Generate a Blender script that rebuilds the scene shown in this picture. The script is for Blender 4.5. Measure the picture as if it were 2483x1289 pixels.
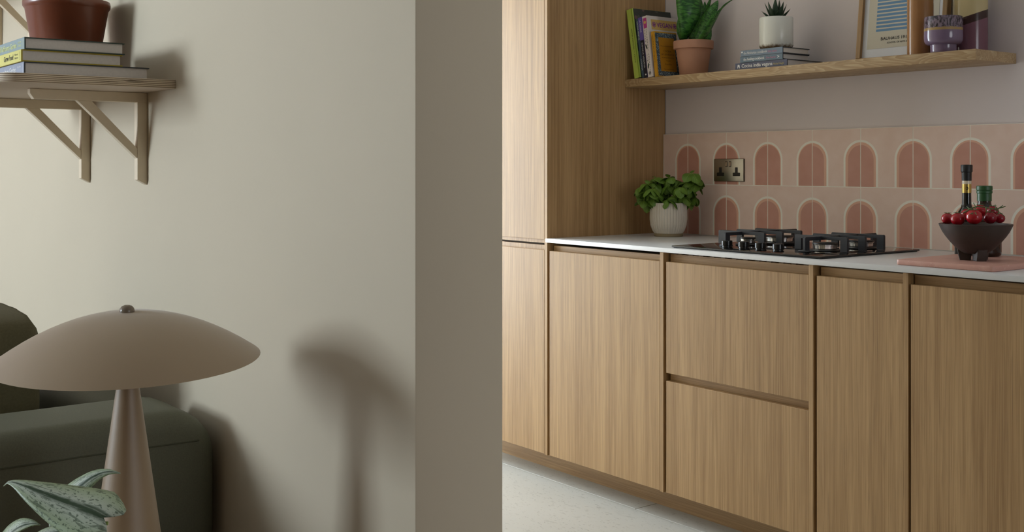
import bpy, bmesh, math, random
from mathutils import Vector, Matrix
random.seed(7)
for o in list(bpy.data.objects): bpy.data.objects.remove(o)
scene = bpy.context.scene
COL = scene.collection
# ------------------------------------------------------------------ camera
# world: +X along the kitchen run (towards the right), +Y into the kitchen wall, Z up
F, CX, HY, CAMZ = 2750.0, 1241.5, 403.5, 1.17
ALPHA = math.atan((CX + 870) / F)
SA, CA = math.sin(ALPHA), math.cos(ALPHA)
cam_d = bpy.data.cameras.new('camera'); cam = bpy.data.objects.new('camera', cam_d); COL.objects.link(cam)
cam_d.sensor_width = 36.0; cam_d.lens = F / 2483 * 36.0
cam_d.shift_x = 0.0; cam_d.shift_y = (HY - 644.5) / 2483
cam_d.clip_start = 0.05
right, fwd = Vector((SA, CA, 0)), Vector((-CA, SA, 0))
up = Vector((0, 0, 1))
cam.matrix_world = Matrix((right, up, -fwd)).transposed().to_4x4()
cam.location = (0, 0, CAMZ)
scene.camera = cam

# ------------------------------------------------------------------ world, daylight, exposure
w = bpy.data.worlds.new('sky'); scene.world = w; w.use_nodes = True
bgn = w.node_tree.nodes['Background']; bgn.inputs[0].default_value = (.80, .88, 1.0, 1); bgn.inputs[1].default_value = 1.0
scene.view_settings.view_transform = 'Standard'; scene.view_settings.look = 'None'
scene.view_settings.exposure = 0.0; scene.view_settings.gamma = 1.0
scene.view_settings.use_curve_mapping = False

def daylight(name, loc, target, w_, h_, power, col=(1, 1, 1), spread=180):
    l = bpy.data.lights.new(name, 'AREA'); l.shape = 'RECTANGLE'; l.size = w_; l.size_y = h_; l.energy = power; l.color = col
    l.spread = math.radians(spread)
    o = bpy.data.objects.new(name, l); COL.objects.link(o); o.location = loc
    d = Vector(target) - Vector(loc); o.rotation_euler = d.to_track_quat('-Z', 'Y').to_euler(); return o
# daylight through the openings outside the picture, each lying in its opening:
# living room window (throws the shadows on the beige wall to the right), glazed door at the left end of the kitchen
# (left highlights on pots, cup and vases), window at the right end (their thin right highlights, the lit wall end)
daylight('living_window_left_offscreen', (-4.6, -4.02, 1.85), (-4.6, 0, 1.85), 1.28, 1.28, 205, (.78, .90, 1))
daylight('kitchen_door_left_offscreen', (-5.82, 1.96, 1.26), (0, 1.96, 1.26), 1.42, 2.2, 136, (.78, .90, 1))
daylight('kitchen_window_right_offscreen', (3.02, 1.9, 1.5), (0, 1.9, 1.5), 1.48, 1.48, 20, (.96, .98, 1))

# ------------------------------------------------------------------ pixel helpers (photo pixel -> point on a known plane)
def ray(px, py):
    r = (px - CX) / F; u = (HY - py) / F
    return Vector((-CA + r * SA, SA + r * CA, u))
O0 = Vector((0, 0, CAMZ))
def onY(px, py, y): d = ray(px, py); return O0 + d * (y / d.y)
def onX(px, py, x): d = ray(px, py); return O0 + d * (x / d.x)
def onZ(px, py, z): d = ray(px, py); return O0 + d * ((z - CAMZ) / d.z)
def atD(px, py, dist): return O0 + ray(px, py) * dist

# ------------------------------------------------------------------ materials
def lin(c): return tuple((v / 255 / 12.92 if v / 255 <= .04045 else ((v / 255 + .055) / 1.055) ** 2.4) for v in c) + (1.0,)
class NT:
    def __init__(s, name):
        m = bpy.data.materials.new(name); m.use_nodes = True; s.m = m; s.t = m.node_tree; s.b = s.t.nodes['Principled BSDF']
    def n(s, typ, **kw):
        nd = s.t.nodes.new(typ)
        for k, v in kw.items(): setattr(nd, k, v)
        return nd
    def l(s, a, b): s.t.links.new(a, b)
    def math(s, op, a, b=None, c=None):
        nd = s.n('ShaderNodeMath', operation=op)
        for i, v in enumerate((a, b, c)):
            if v is None: continue
            if isinstance(v, (int, float)): nd.inputs[i].default_value = v
            else: s.l(v, nd.inputs[i])
        return nd.outputs[0]
    def mix(s, fac, a, b):
        nd = s.n('ShaderNodeMix', data_type='RGBA')
        for i, v in ((0, fac), (6, a), (7, b)):
            if isinstance(v, (int, float)): nd.inputs[i].default_value = v
            elif isinstance(v, tuple): nd.inputs[i].default_value = v
            else: s.l(v, nd.inputs[i])
        return nd.outputs[2]
    def coord(s, scale=(1, 1, 1), rand=False, kind='Object'):
        tc = s.n('ShaderNodeTexCoord'); mp = s.n('ShaderNodeMapping'); mp.inputs['Scale'].default_value = scale
        s.l(tc.outputs[kind], mp.inputs['Vector'])
        if rand:
            oi = s.n('ShaderNodeObjectInfo'); v = s.n('ShaderNodeVectorMath', operation='MULTIPLY_ADD')
            s.l(oi.outputs['Random'], v.inputs[0]); v.inputs[1].default_value = (37, 53, 29); s.l(mp.outputs[0], v.inputs[2]); return v.outputs[0]
        return mp.outputs[0]
    def noise(s, vec, scale, detail=3, rough=.5, dist=0):
        nd = s.n('ShaderNodeTexNoise'); nd.inputs['Scale'].default_value = scale; nd.inputs['Detail'].default_value = detail
        nd.inputs['Roughness'].default_value = rough; nd.inputs['Distortion'].default_value = dist; s.l(vec, nd.inputs['Vector']); return nd.outputs[0]
    def ramp(s, fac, stops, interp='LINEAR'):
        nd = s.n('ShaderNodeValToRGB'); cr = nd.color_ramp; cr.interpolation = interp
        while len(cr.elements) < len(stops): cr.elements.new(.5)
        for e, (p, c) in zip(cr.elements, stops): e.position = p; e.color = c
        s.l(fac, nd.inputs[0]); return nd.outputs[0]
    def smooth(s, v, a, b):
        nd = s.n('ShaderNodeMapRange', interpolation_type='SMOOTHSTEP'); nd.inputs[1].default_value = a; nd.inputs[2].default_value = b; s.l(v, nd.inputs[0]); return nd.outputs[0]
    def bump(s, h, strength, dist=.001):
        nd = s.n('ShaderNodeBump'); nd.inputs['Strength'].default_value = strength; nd.inputs['Distance'].default_value = dist
        s.l(h, nd.inputs['Height']); s.l(nd.outputs[0], s.b.inputs['Normal'])
    def col(s, c):
        if isinstance(c, tuple): s.b.inputs['Base Color'].default_value = c
        else: s.l(c, s.b.inputs['Base Color'])
    def setp(s, rough=None, metal=None, spec=None, coat=None):
        if rough is not None: s.b.inputs['Roughness'].default_value = rough
        if metal is not None: s.b.inputs['Metallic'].default_value = metal
        if spec is not None: s.b.inputs['Specular IOR Level'].default_value = spec
        if coat is not None: s.b.inputs['Coat Weight'].default_value = coat; s.b.inputs['Coat Roughness'].default_value = .05

def plain(name, c, rough=.5, metal=0, spec=.5, var=.08, scale=40, bump=0, coat=None):
    m = NT(name); c = lin(c); v = m.coord(rand=True); nz = m.noise(v, scale)
    d = tuple(x * (1 - var) for x in c[:3]) + (1,); e = tuple(min(1, x * (1 + var)) for x in c[:3]) + (1,)
    m.col(m.mix(nz, d, e)); m.setp(rough, metal, spec, coat)
    if bump: m.bump(m.noise(v, scale * 4), bump)
    return m.m

def wall_paint(name, c, rough=.75):
    m = NT(name); v = m.coord(); a = m.noise(v, 3.0, 2); c = lin(c)
    m.col(m.mix(a, tuple(x * .97 for x in c[:3]) + (1,), tuple(min(1, x * 1.02) for x in c[:3]) + (1,)))
    m.setp(rough, 0, .25); m.bump(m.noise(v, 160, 2), .05); return m.m

def oak(name, axis='Z', light=(194, 158, 111), dark=(144, 108, 66), rough=.42, cathedral=False):
    m = NT(name)
    def sc(a, b): return {'Z': (a, a, b), 'X': (b, a, a), 'Y': (a, b, a)}[axis]
    v1 = m.coord(sc(1, .009), True); v2 = m.coord(sc(1, .030), True); v3 = m.coord(sc(1, .010), True)
    fine = m.noise(v1, 300, 3, .65); mid = m.noise(v2, 70, 4, .6, .8); broad = m.noise(v3, 16, 2)
    if cathedral:
        v4 = m.coord(sc(1, .16), True); wv = m.n('ShaderNodeTexNoise'); wv.inputs['Scale'].default_value = 16; wv.inputs['Detail'].default_value = 2; wv.inputs['Distortion'].default_value = .6; m.l(v4, wv.inputs['Vector'])
        k = m.math('MULTIPLY', wv.outputs[0], 19.0); mid = m.math('FRACT', k); mid = m.smooth(mid, 0, 1)
    f = m.math('ADD', m.math('MULTIPLY', fine, .50), m.math('MULTIPLY', mid, ( .45 if not cathedral else .26)))
    f = m.math('ADD', f, m.math('MULTIPLY', broad, .30))
    f = m.smooth(f, .36, .88)
    c = m.mix(f, lin(dark), lin(light))
    pore = m.smooth(m.noise(m.coord(sc(1, .014), True), 480, 2), .58, .70)
    c = m.mix(m.math('MULTIPLY', pore, .33), c, lin(tuple(x * .68 for x in dark)))
    m.col(c); m.setp(rough, 0, .5); m.bump(fine, .08, .0006); return m.m

M = {}
M['beige'] = wall_paint('beige_wall_paint', (206, 194, 172))
M['pinkwall'] = wall_paint('pale_pink_wall_paint', (224, 214, 214))
M['sage'] = wall_paint('sage_wall_paint', (150, 148, 136))
M['white_paint'] = wall_paint('white_ceiling_paint', (224, 222, 216))
M['oakZ'] = oak('oak_veneer_vertical'); M['oakX'] = oak('oak_veneer_horizontal', 'X')
M['oakY'] = oak('oak_veneer_depth', 'Y')
M['oakshelf'] = oak('solid_oak_shelf', 'X', (205, 182, 144), (164, 134, 96), .5, True)
M['carcass'] = plain('cabinet_carcass', (95, 75, 52), .7)
M['black'] = plain('black_void_board', (18, 17, 16), .7)
M['worktop'] = plain('white_worktop', (226, 226, 226), .28, 0, .5, .008, 5)
M['glass_black'] = plain('black_hob_glass', (10, 10, 12), .06, 0, .6, .02)
M['cast'] = plain('cast_iron_enamel', (46, 48, 54), .42, 0, .5, .08, 120, .1)
M['cap'] = plain('burner_cap_black', (20, 20, 22), .4)
M['chrome'] = plain('bright_aluminium', (205, 203, 200), .22, 1.0, .5, .03)
M['knob'] = plain('black_knob_plastic', (22, 22, 24), .22)
M['steel'] = plain('brushed_steel_plate', (168, 164, 152), .34, 1.0, .5, .05, 90)
M['steel_dark'] = plain('dark_plate_edge', (70, 56, 40), .4, .8)
M['plastic_black'] = plain('black_plastic', (18, 17, 16), .35)
M['grout'] = plain('pale_grout', (240, 232, 220), .8)
M['taupe'] = plain('taupe_powder_coat', (150, 126, 96), .5, 0, .8, .015, 20, 0, .5)
M['taupe'].node_tree.nodes['Principled BSDF'].inputs['Coat Roughness'].default_value = .42
M['taupe'].node_tree.nodes['Principled BSDF'].inputs['Sheen Weight'].default_value = .25; M['taupe'].node_tree.nodes['Principled BSDF'].inputs['Sheen Roughness'].default_value = .35
M['taupe_knob'] = plain('taupe_glossy_knob', (120, 105, 88), .25)
M['sofa'] = plain('dark_olive_fabric', (98, 99, 82), .65, 0, .5, .22, 300, .35)
M['pillowf'] = plain('olive_cushion_fabric', (98, 92, 70), .9, 0, .2, .22, 200, .35)
M['seam'] = plain('fabric_seam', (80, 82, 66), .9)
M['bracket'] = plain('putty_painted_wood', (230, 214, 188), .45, 0, .4, .05, 60)
M['terra'] = plain('terracotta_clay', (184, 138, 114), .8, 0, .2, .10, 30, .1)
M['terra_dark'] = plain('brown_glazed_terracotta', (122, 64, 42), .28, 0, .6, .08, 20)
M['soil'] = plain('potting_soil', (52, 38, 28), .95, 0, .1, .35, 150, .6)
M['cream_ceramic'] = plain('ribbed_cream_ceramic', (214, 206, 192), .35, 0, .5, .06, 60)
M['ceramic_foot'] = plain('bare_ceramic_foot', (142, 126, 96), .7)
M['pages'] = plain('book_pages', (222, 214, 206), .85, 0, .2, .08, 200)
M['pages_dark'] = plain('grey_book_pages', (212, 206, 202), .85, 0, .2, .08, 200)
M['ink'] = plain('black_ink', (30, 28, 28), .7); M['white_ink'] = plain('white_ink', (236, 236, 236), .7)
M['yellow_ink'] = plain('pale_yellow_ink', (226, 232, 160), .7); M['brown_ink'] = plain('brown_ink', (62, 40, 12), .7)
M['purple_ink'] = plain('purple_ink', (136, 66, 142), .7); M['pink_ink'] = plain('pink_ink', (206, 128, 160), .7)
M['gold_ink'] = plain('gold_ink', (206, 190, 120), .6)
M['stem'] = plain('green_stem', (120, 140, 66), .5)
M['vine'] = plain('tomato_vine_green', (86, 104, 58), .6)
M['mat_white'] = plain('white_mat_board', (226, 228, 234), .6, 0, .3, .01)
M['clear'] = plain('clear_glass_neck', (226, 214, 190), .1)
M['gold'] = plain('gold_foil_label', (196, 168, 92), .3, .8)
M['wax'] = plain('black_wax_cap', (22, 22, 24), .45)
M['green_cap'] = plain('dark_green_cap', (38, 84, 44), .4)
M['bottle'] = plain('dark_bottle_glass', (16, 13, 12), .08, 0, .6)
M['bottle_brown'] = plain('dark_brown_bottle_glass', (44, 28, 18), .1, 0, .6)
M['bowl'] = plain('dark_carved_wood', (62, 50, 44), .5, 0, .4, .16, 60, .2)
M['stick_white'] = plain('white_paper_stick', (226, 228, 226), .6, 0, .3, .02)
M['stick_olive'] = plain('olive_wood_stick', (150, 128, 62), .6)
M['frame_white'] = plain('white_window_frame', (232, 232, 230), .4)
M['fascia'] = plain('grey_metal_fascia', (110, 110, 112), .5)

def glass_mat():
    m = NT('window_glass'); t = m.t; tr = m.n('ShaderNodeBsdfTransparent'); gl = m.n('ShaderNodeBsdfGlossy'); gl.inputs['Roughness'].default_value = .02
    mx = m.n('ShaderNodeMixShader'); mx.inputs[0].default_value = .06; m.l(tr.outputs[0], mx.inputs[1]); m.l(gl.outputs[0], mx.inputs[2])
    m.l(mx.outputs[0], t.nodes['Material Output'].inputs['Surface']); return m.m
M['glass'] = glass_mat()

def tile_mat():
    m = NT('arch_print_tile'); tc = m.n('ShaderNodeTexCoord'); sp = m.n('ShaderNodeSeparateXYZ'); m.l(tc.outputs['Object'], sp.inputs[0])
    oi = m.n('ShaderNodeObjectInfo'); rnd = oi.outputs['Random']
    x, z = sp.outputs['X'], sp.outputs['Z']
    ax = m.math('SUBTRACT', .1, m.math('ABSOLUTE', x)); dz = m.math('MAXIMUM', m.math('SUBTRACT', z, .092), 0)
    r = m.math('SQRT', m.math('ADD', m.math('MULTIPLY', ax, ax), m.math('MULTIPLY', dz, dz)))
    nz = m.noise(m.coord(rand=True), 22, 2)
    pink = m.mix(nz, lin((222, 192, 176)), lin((232, 209, 197)))
    terra = m.mix(nz, lin((190, 134, 116)), lin((203, 152, 136)))
    peach = lin((220, 172, 148)); cream = lin((238, 232, 220))
    inner = m.math('MULTIPLY_ADD', rnd, .009, .0495)
    f1 = m.math('GREATER_THAN', r, inner); f2 = m.math('GREATER_THAN', r, .0605); f3 = m.smooth(r, .0675, .0695)
    c = m.mix(f1, terra, peach); c = m.mix(f2, c, cream); c = m.mix(f3, c, pink)
    m.col(c); m.setp(.45, 0, .4); return m.m
M['tile'] = tile_mat()

def floor_mat():
    m = NT('pale_stone_floor'); v = m.coord((1, 2.2, 1), True); a = m.noise(m.coord(rand=True), 2.5, 3)
    base = m.mix(a, lin((198, 195, 186)), lin((212, 209, 201)))
    fl = m.smooth(m.noise(v, 55, 2, .6), .60, .70); fl2 = m.smooth(m.noise(v, 22, 3, .6), .60, .72)
    c = m.mix(m.math('MULTIPLY', fl, .38), base, lin((136, 130, 118))); c = m.mix(m.math('MULTIPLY', fl2, .25), c, lin((152, 147, 136)))
    m.col(c); m.setp(.42, 0, .4); return m.m
M['floor_tile'] = floor_mat()
M['floor_grout'] = plain('floor_grout', (204, 201, 194), .8)
M['wood_floor'] = oak('living_floor_oak', 'X', (140, 108, 78), (104, 78, 54), .45)

def ply_mat():
    m = NT('painted_plywood'); tc = m.n('ShaderNodeTexCoord'); sp = m.n('ShaderNodeSeparateXYZ'); m.l(tc.outputs['Object'], sp.inputs[0])
    nz = m.noise(m.coord((1, 1, 6)), 7, 4, .65); nz2 = m.noise(m.coord((1, 1, 14)), 5, 5, .7)
    zz = m.math('ADD', m.math('MULTIPLY', sp.outputs['Z'], 250), m.math('MULTIPLY', nz, .5))
    st = m.smooth(m.math('FRACT', zz), .45, .75)
    edge = m.mix(m.math('MULTIPLY', st, .9), lin((222, 204, 178)), lin((110, 86, 64)))
    edge = m.mix(m.smooth(nz2, .60, .72), edge, lin((70, 52, 40)))
    g = m.n('ShaderNodeNewGeometry'); s2 = m.n('ShaderNodeSeparateXYZ'); m.l(g.outputs['Normal'], s2.inputs[0])
    f = m.math('GREATER_THAN', m.math('ABSOLUTE', s2.outputs['Z']), .6)
    m.col(m.mix(f, edge, lin((224, 208, 194)))); m.setp(.6, 0, .3); return m.m
M['ply'] = ply_mat()

def leaf_mat(name, base, dark, vein, streak=18, rough=.45, trans=.25):
    """u along the leaf, v across (0..1)"""
    m = NT(name); tc = m.n('ShaderNodeTexCoord'); sp = m.n('ShaderNodeSeparateXYZ'); m.l(tc.outputs['UV'], sp.inputs[0])
    nz = m.noise(m.coord(rand=True), 60, 3); d = m.math('ABSOLUTE', m.math('SUBTRACT', sp.outputs['Y'], .5))
    c = m.mix(nz, lin(dark), lin(base))
    wv = m.math('SINE', m.math('MULTIPLY', m.math('SUBTRACT', sp.outputs['X'], m.math('MULTIPLY', d, .5)), streak * 6.28))
    c = m.mix(m.math('MULTIPLY', m.smooth(wv, .5, 1), .25), c, lin(vein))
    c = m.mix(m.math('MULTIPLY', m.math('LESS_THAN', d, .025), .6), c, lin(vein))
    m.col(c); m.setp(rough, 0, .35); m.b.inputs['Subsurface Weight'].default_value = 0
    return m.m
M['basil'] = leaf_mat('basil_leaf', (110, 142, 50), (74, 108, 36), (132, 160, 76), 7)
def snake_mat():
    m = NT('snake_plant_leaf'); tc = m.n('ShaderNodeTexCoord'); mp = m.n('ShaderNodeMapping'); mp.inputs['Scale'].default_value = (38, 3.0, 1); m.l(tc.outputs['UV'], mp.inputs[0])
    nz = m.noise(mp.outputs[0], 1.0, 2, .5, .9)
    c = m.mix(m.smooth(nz, .36, .66), lin((30, 76, 32)), lin((74, 130, 54)))
    m.col(c); m.setp(.35, 0, .4); return m.m
M['snake'] = snake_mat()
M['succ'] = plain('dark_succulent_leaf', (40, 62, 40), .5, 0, .4, .15)
def pothos_mat(name, ca_, cb_):
    m = NT(name); tc = m.n('ShaderNodeTexCoord'); sp = m.n('ShaderNodeSeparateXYZ'); m.l(tc.outputs['UV'], sp.inputs[0])
    mp = m.n('ShaderNodeMapping'); mp.inputs['Scale'].default_value = (5, 13, 1); mp.inputs['Rotation'].default_value = (0, 0, .5); m.l(tc.outputs['UV'], mp.inputs[0])
    mp2 = m.n('ShaderNodeMapping'); mp2.inputs['Scale'].default_value = (26, 20, 1); m.l(tc.outputs['UV'], mp2.inputs[0])
    n1 = m.noise(mp.outputs[0], 1.0, 4, .6, .8); n2 = m.noise(mp2.outputs[0], 1, 3, .6)
    d = m.math('ABSOLUTE', m.math('SUBTRACT', sp.outputs['Y'], .5))
    rib = m.smooth(m.math('SUBTRACT', m.math('ADD', d, m.math('MULTIPLY', n1, .22)), .0), .235, .135)
    spots = m.smooth(n2, .55, .62); pat = m.smooth(n1, .53, .62)
    dk = m.math('MAXIMUM', rib, m.math('MAXIMUM', m.math('MULTIPLY', spots, .75), m.math('MULTIPLY', pat, .65)))
    sil = m.mix(m.smooth(d, .0, .5), lin(ca_), lin(cb_))
    m.col(m.mix(dk, sil, lin((46, 70, 46)))); m.setp(.38, 0, .5); return m.m
M['pothos'] = pothos_mat('silver_pothos_leaf', (188, 198, 186), (156, 174, 138))
M['pothos_edge'] = plain('pale_leaf_underside', (150, 172, 96), .5)
def tomato_mat():
    m = NT('red_tomato_skin'); oi = m.n('ShaderNodeObjectInfo')
    m.col(m.mix(oi.outputs['Random'], lin((176, 26, 36)), lin((132, 12, 32)))); m.setp(.18, 0, .5); return m.m
M['tomato'] = tomato_mat()
def marble_mat():
    m = NT('pink_stone_board'); v = m.coord(); a = m.noise(v, 14, 4, .6, 1.2); b = m.smooth(m.noise(v, 130, 3, .7), .63, .72)
    c = m.mix(a, lin((196, 142, 128)), lin((222, 176, 160))); c = m.mix(m.math('MULTIPLY', b, .6), c, lin((240, 216, 200)))
    m.col(c); m.setp(.4, 0, .4); return m.m
M['board'] = marble_mat()
def white_pot_mat():
    m = NT('speckled_white_glaze'); tc = m.n('ShaderNodeTexCoord'); sp = m.n('ShaderNodeSeparateXYZ'); m.l(tc.outputs['Object'], sp.inputs[0])
    v = m.coord(); n1 = m.noise(v, 75, 4, .65); n2 = m.noise(v, 130, 3, .6)
    low = m.math('SUBTRACT', 1, m.smooth(m.math('ADD', sp.outputs['Z'], m.math('MULTIPLY', n1, -.030)), -.010, .004))
    c = m.mix(m.math('MULTIPLY', m.smooth(n2, .66, .76), .35), lin((226, 226, 218)), lin((176, 168, 156)))
    rust = m.mix(n2, lin((60, 52, 38)), lin((158, 128, 96)))
    m.col(m.mix(low, c, rust)); m.setp(.25, 0, .5); return m.m
M['white_pot'] = white_pot_mat()
def cup_mat():
    m = NT('purple_mottled_glaze'); tc = m.n('ShaderNodeTexCoord'); sp = m.n('ShaderNodeSeparateXYZ'); m.l(tc.outputs['Object'], sp.inputs[0])
    v = m.coord((1, 1, .45)); n1 = m.noise(v, 190, 3, .6); z = m.math('ADD', sp.outputs['Z'], m.math('MULTIPLY', m.math('SUBTRACT', n1, .5), .010))
    mott = m.mix(m.smooth(n1, .38, .62), lin((36, 28, 36)), lin((126, 110, 124)))
    lil = lin((118, 100, 124))
    och = lin((156, 128, 84))
    c = m.mix(m.math('GREATER_THAN', sp.outputs['Z'], .0655), lil, och); c = m.mix(m.math('GREATER_THAN', z, .0735), c, mott)
    m.col(c); m.setp(.12, 0, .6); return m.m
M['cup'] = cup_mat()
def vase_mat(name, lo, hi, band, zb, bw, slope=0.0):
    m = NT(name); tc = m.n('ShaderNodeTexCoord'); sp = m.n('ShaderNodeSeparateXYZ'); m.l(tc.outputs['Object'], sp.inputs[0])
    sl = m.math('ADD', m.math('MULTIPLY', sp.outputs['X'], .609 * slope), m.math('MULTIPLY', sp.outputs['Y'], .793 * slope))
    z = m.math('SUBTRACT', sp.outputs['Z'], sl); nz = m.noise(m.coord(), 12, 2)
    lo2 = m.mix(nz, lin(lo), lin(tuple(min(255, v * 1.12) for v in lo)))
    c = m.mix(m.math('GREATER_THAN', z, zb), lo2, lin(band)); c = m.mix(m.math('GREATER_THAN', z, zb + bw), c, lin(hi))
    m.col(c); m.setp(.12, 0, .5); return m.m
M['vase_brown'] = vase_mat('brown_purple_vase_glaze', (146, 104, 66), (84, 68, 80), (84, 68, 80), .178, .05)
M['vase_cream'] = vase_mat('cream_purple_vase_glaze', (112, 76, 88), (196, 178, 134), (62, 42, 40), .098, .024, .33)
def poster_mat():
    m = NT('striped_poster_print'); tc = m.n('ShaderNodeTexCoord'); sp = m.n('ShaderNodeSeparateXYZ'); m.l(tc.outputs['Object'], sp.inputs[0])
    x, z = sp.outputs['X'], sp.outputs['Z']
    st = m.math('LESS_THAN', m.math('FRACT', m.math('DIVIDE', m.math('SUBTRACT', z, .1035), .0126)), .64)
    ins = m.math('MULTIPLY', m.math('GREATER_THAN', z, .1035), m.math('MULTIPLY', m.math('LESS_THAN', z, .335), m.math('LESS_THAN', m.math('ABSOLUTE', x), .0985)))
    m.col(m.mix(m.math('MULTIPLY', st, ins), lin((206, 200, 184)), lin((104, 144, 182)))); m.setp(.5, 0, .3); return m.m
M['poster'] = poster_mat()
def cover_photo_mat():
    m = NT('fruit_photo_cover'); tc = m.n('ShaderNodeTexCoord'); v = m.n('ShaderNodeTexVoronoi'); v.inputs['Scale'].default_value = 38; m.l(tc.outputs['Object'], v.inputs['Vector'])
    hs = m.ramp(v.outputs['Color'], [(0, lin((70, 74, 66))), (.35, lin((96, 100, 90))), (.62, lin((150, 60, 84))), (.8, lin((172, 182, 96))), (1, lin((200, 196, 180)))])
    f = m.math('LESS_THAN', v.outputs['Distance'], .33)
    m.col(m.mix(f, lin((60, 64, 58)), hs)); m.setp(.4, 0, .4); return m.m
M['cover_photo'] = cover_photo_mat()
def ornament_mat():
    m = NT('blue_floral_border'); v = m.n('ShaderNodeTexVoronoi'); v.inputs['Scale'].default_value = 190; m.l(m.coord(), v.inputs['Vector'])
    m.col(m.mix(m.smooth(v.outputs['Distance'], .25, .5), lin((152, 166, 166)), lin((62, 78, 88)))); m.setp(.5); return m.m
M['ornament'] = ornament_mat()
for nm, c in dict(lime=(178, 196, 88), lime_dark=(140, 160, 56), teal=(66, 84, 104), purple=(104, 88, 166), ink_blue=(36, 34, 44), offwhite=(226, 216, 210), mustard=(206, 150, 36), mustard_dark=(176, 122, 20),
                  sky=(142, 160, 164), yellow=(216, 208, 120), olive_edge=(172, 152, 30), periwinkle=(150, 158, 176), slate=(120, 136, 154), slate2=(104, 122, 138), indigo=(88, 92, 116), navy=(40, 44, 50), forest=(52, 66, 56), vegan_yellow=(214, 178, 104), magenta=(190, 70, 140)).items():
    M[nm] = plain('cover_' + nm, c, .5, 0, .4, .04)

# ------------------------------------------------------------------ mesh helpers
class MB:
    def __init__(s): s.bm = bmesh.new(); s.uv = None
    def box(s, x0, x1, y0, y1, z0, z1, bev=0, seg=2):
        vs = [s.bm.verts.new(p) for p in ((x0, y0, z0), (x1, y0, z0), (x1, y1, z0), (x0, y1, z0), (x0, y0, z1), (x1, y0, z1), (x1, y1, z1), (x0, y1, z1))]
        fs = [s.bm.faces.new([vs[i] for i in q]) for q in ((0, 3, 2, 1), (4, 5, 6, 7), (0, 1, 5, 4), (1, 2, 6, 5), (2, 3, 7, 6), (3, 0, 4, 7))]
        if bev:
            es = list({e for f in fs for e in f.edges}); bmesh.ops.bevel(s.bm, geom=es, offset=bev, segments=seg, affect='EDGES', profile=.5)
        return s
    def prism(s, pts, axis, a, b, bev=0, seg=3):
        """pts: 2D outline; axis X: (y,z), Y: (x,z), Z: (x,y)"""
        def P(p, h): return {'X': (h, p[0], p[1]), 'Y': (p[0], h, p[1]), 'Z': (p[0], p[1], h)}[axis]
        A = [s.bm.verts.new(P(p, a)) for p in pts]; B = [s.bm.verts.new(P(p, b)) for p in pts]; n = len(pts)
        f1 = s.bm.faces.new(A); f2 = s.bm.faces.new(B[::-1]); side = [s.bm.faces.new((A[i], B[i], B[(i + 1) % n], A[(i + 1) % n])) for i in range(n)]
        bmesh.ops.recalc_face_normals(s.bm, faces=[f1, f2] + side)
        if bev: bmesh.ops.bevel(s.bm, geom=list(f1.edges) + list(f2.edges), offset=bev, segments=seg, affect='EDGES', profile=.5)
        return s
    def lathe(s, prof, n=32, c=(0, 0, 0), wob=None):
        """prof: list of (r, z) from bottom to top; r=0 closes"""
        rings = []
        for r, z in prof:
            if r < 1e-6: rings.append([s.bm.verts.new((c[0], c[1], c[2] + z))])
            else:
                ring = []
                for i in range(n):
                    t = 2 * math.pi * i / n; rr = r * (wob(t, z) if wob else 1)
                    ring.append(s.bm.verts.new((c[0] + rr * math.cos(t), c[1] + rr * math.sin(t), c[2] + z)))
                rings.append(ring)
        fs = []
        for A, B in zip(rings, rings[1:]):
            for i in range(n):
                j = (i + 1) % n
                if len(A) == 1 and len(B) == 1: continue
                if len(A) == 1: fs.append(s.bm.faces.new((A[0], B[j], B[i])))
                elif len(B) == 1: fs.append(s.bm.faces.new((A[i], A[j], B[0])))
                else: fs.append(s.bm.faces.new((A[i], A[j], B[j], B[i])))
        return s
    def tube(s, pts, r, n=8, r2=None):
        pts = [Vector(p) for p in pts]; rings = []; m = len(pts)
        for k, p in enumerate(pts):
            d = (pts[min(k + 1, m - 1)] - pts[max(k - 1, 0)]).normalized(); a = d.orthogonal().normalized() if k == 0 else (a - d * a.dot(d)).normalized(); b = d.cross(a)
            rr = r if r2 is None else r + (r2 - r) * k / (m - 1)
            rings.append([s.bm.verts.new(p + (a * math.cos(2 * math.pi * i / n) + b * math.sin(2 * math.pi * i / n)) * rr) for i in range(n)])
        for A, B in zip(rings, rings[1:]):
            for i in range(n): s.bm.faces.new((A[i], A[(i + 1) % n], B[(i + 1) % n], B[i]))
        s.bm.faces.new(rings[0][::-1]); s.bm.faces.new(rings[-1]); return s
    def strip(s, rows, thick=0):
        """rows: list of lists of points (along x across) with uv"""
        uvl = s.bm.loops.layers.uv.verify(); R = len(rows); C = len(rows[0])
        V = [[s.bm.verts.new(p) for p in row] for row in rows]
        for i in range(R - 1):
            for j in range(C - 1):
                f = s.bm.faces.new((V[i][j], V[i][j + 1], V[i + 1][j + 1], V[i + 1][j]))
                for lp, (a, b) in zip(f.loops, ((i, j), (i, j + 1), (i + 1, j + 1), (i + 1, j))): lp[uvl].uv = (a / (R - 1), b / (C - 1))
        return s
    def shift(s, v):
        bmesh.ops.translate(s.bm, verts=s.bm.verts, vec=Vector(v)); return s
    def rot(s, mat): bmesh.ops.transform(s.bm, matrix=mat, verts=s.bm.verts); return s

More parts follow.
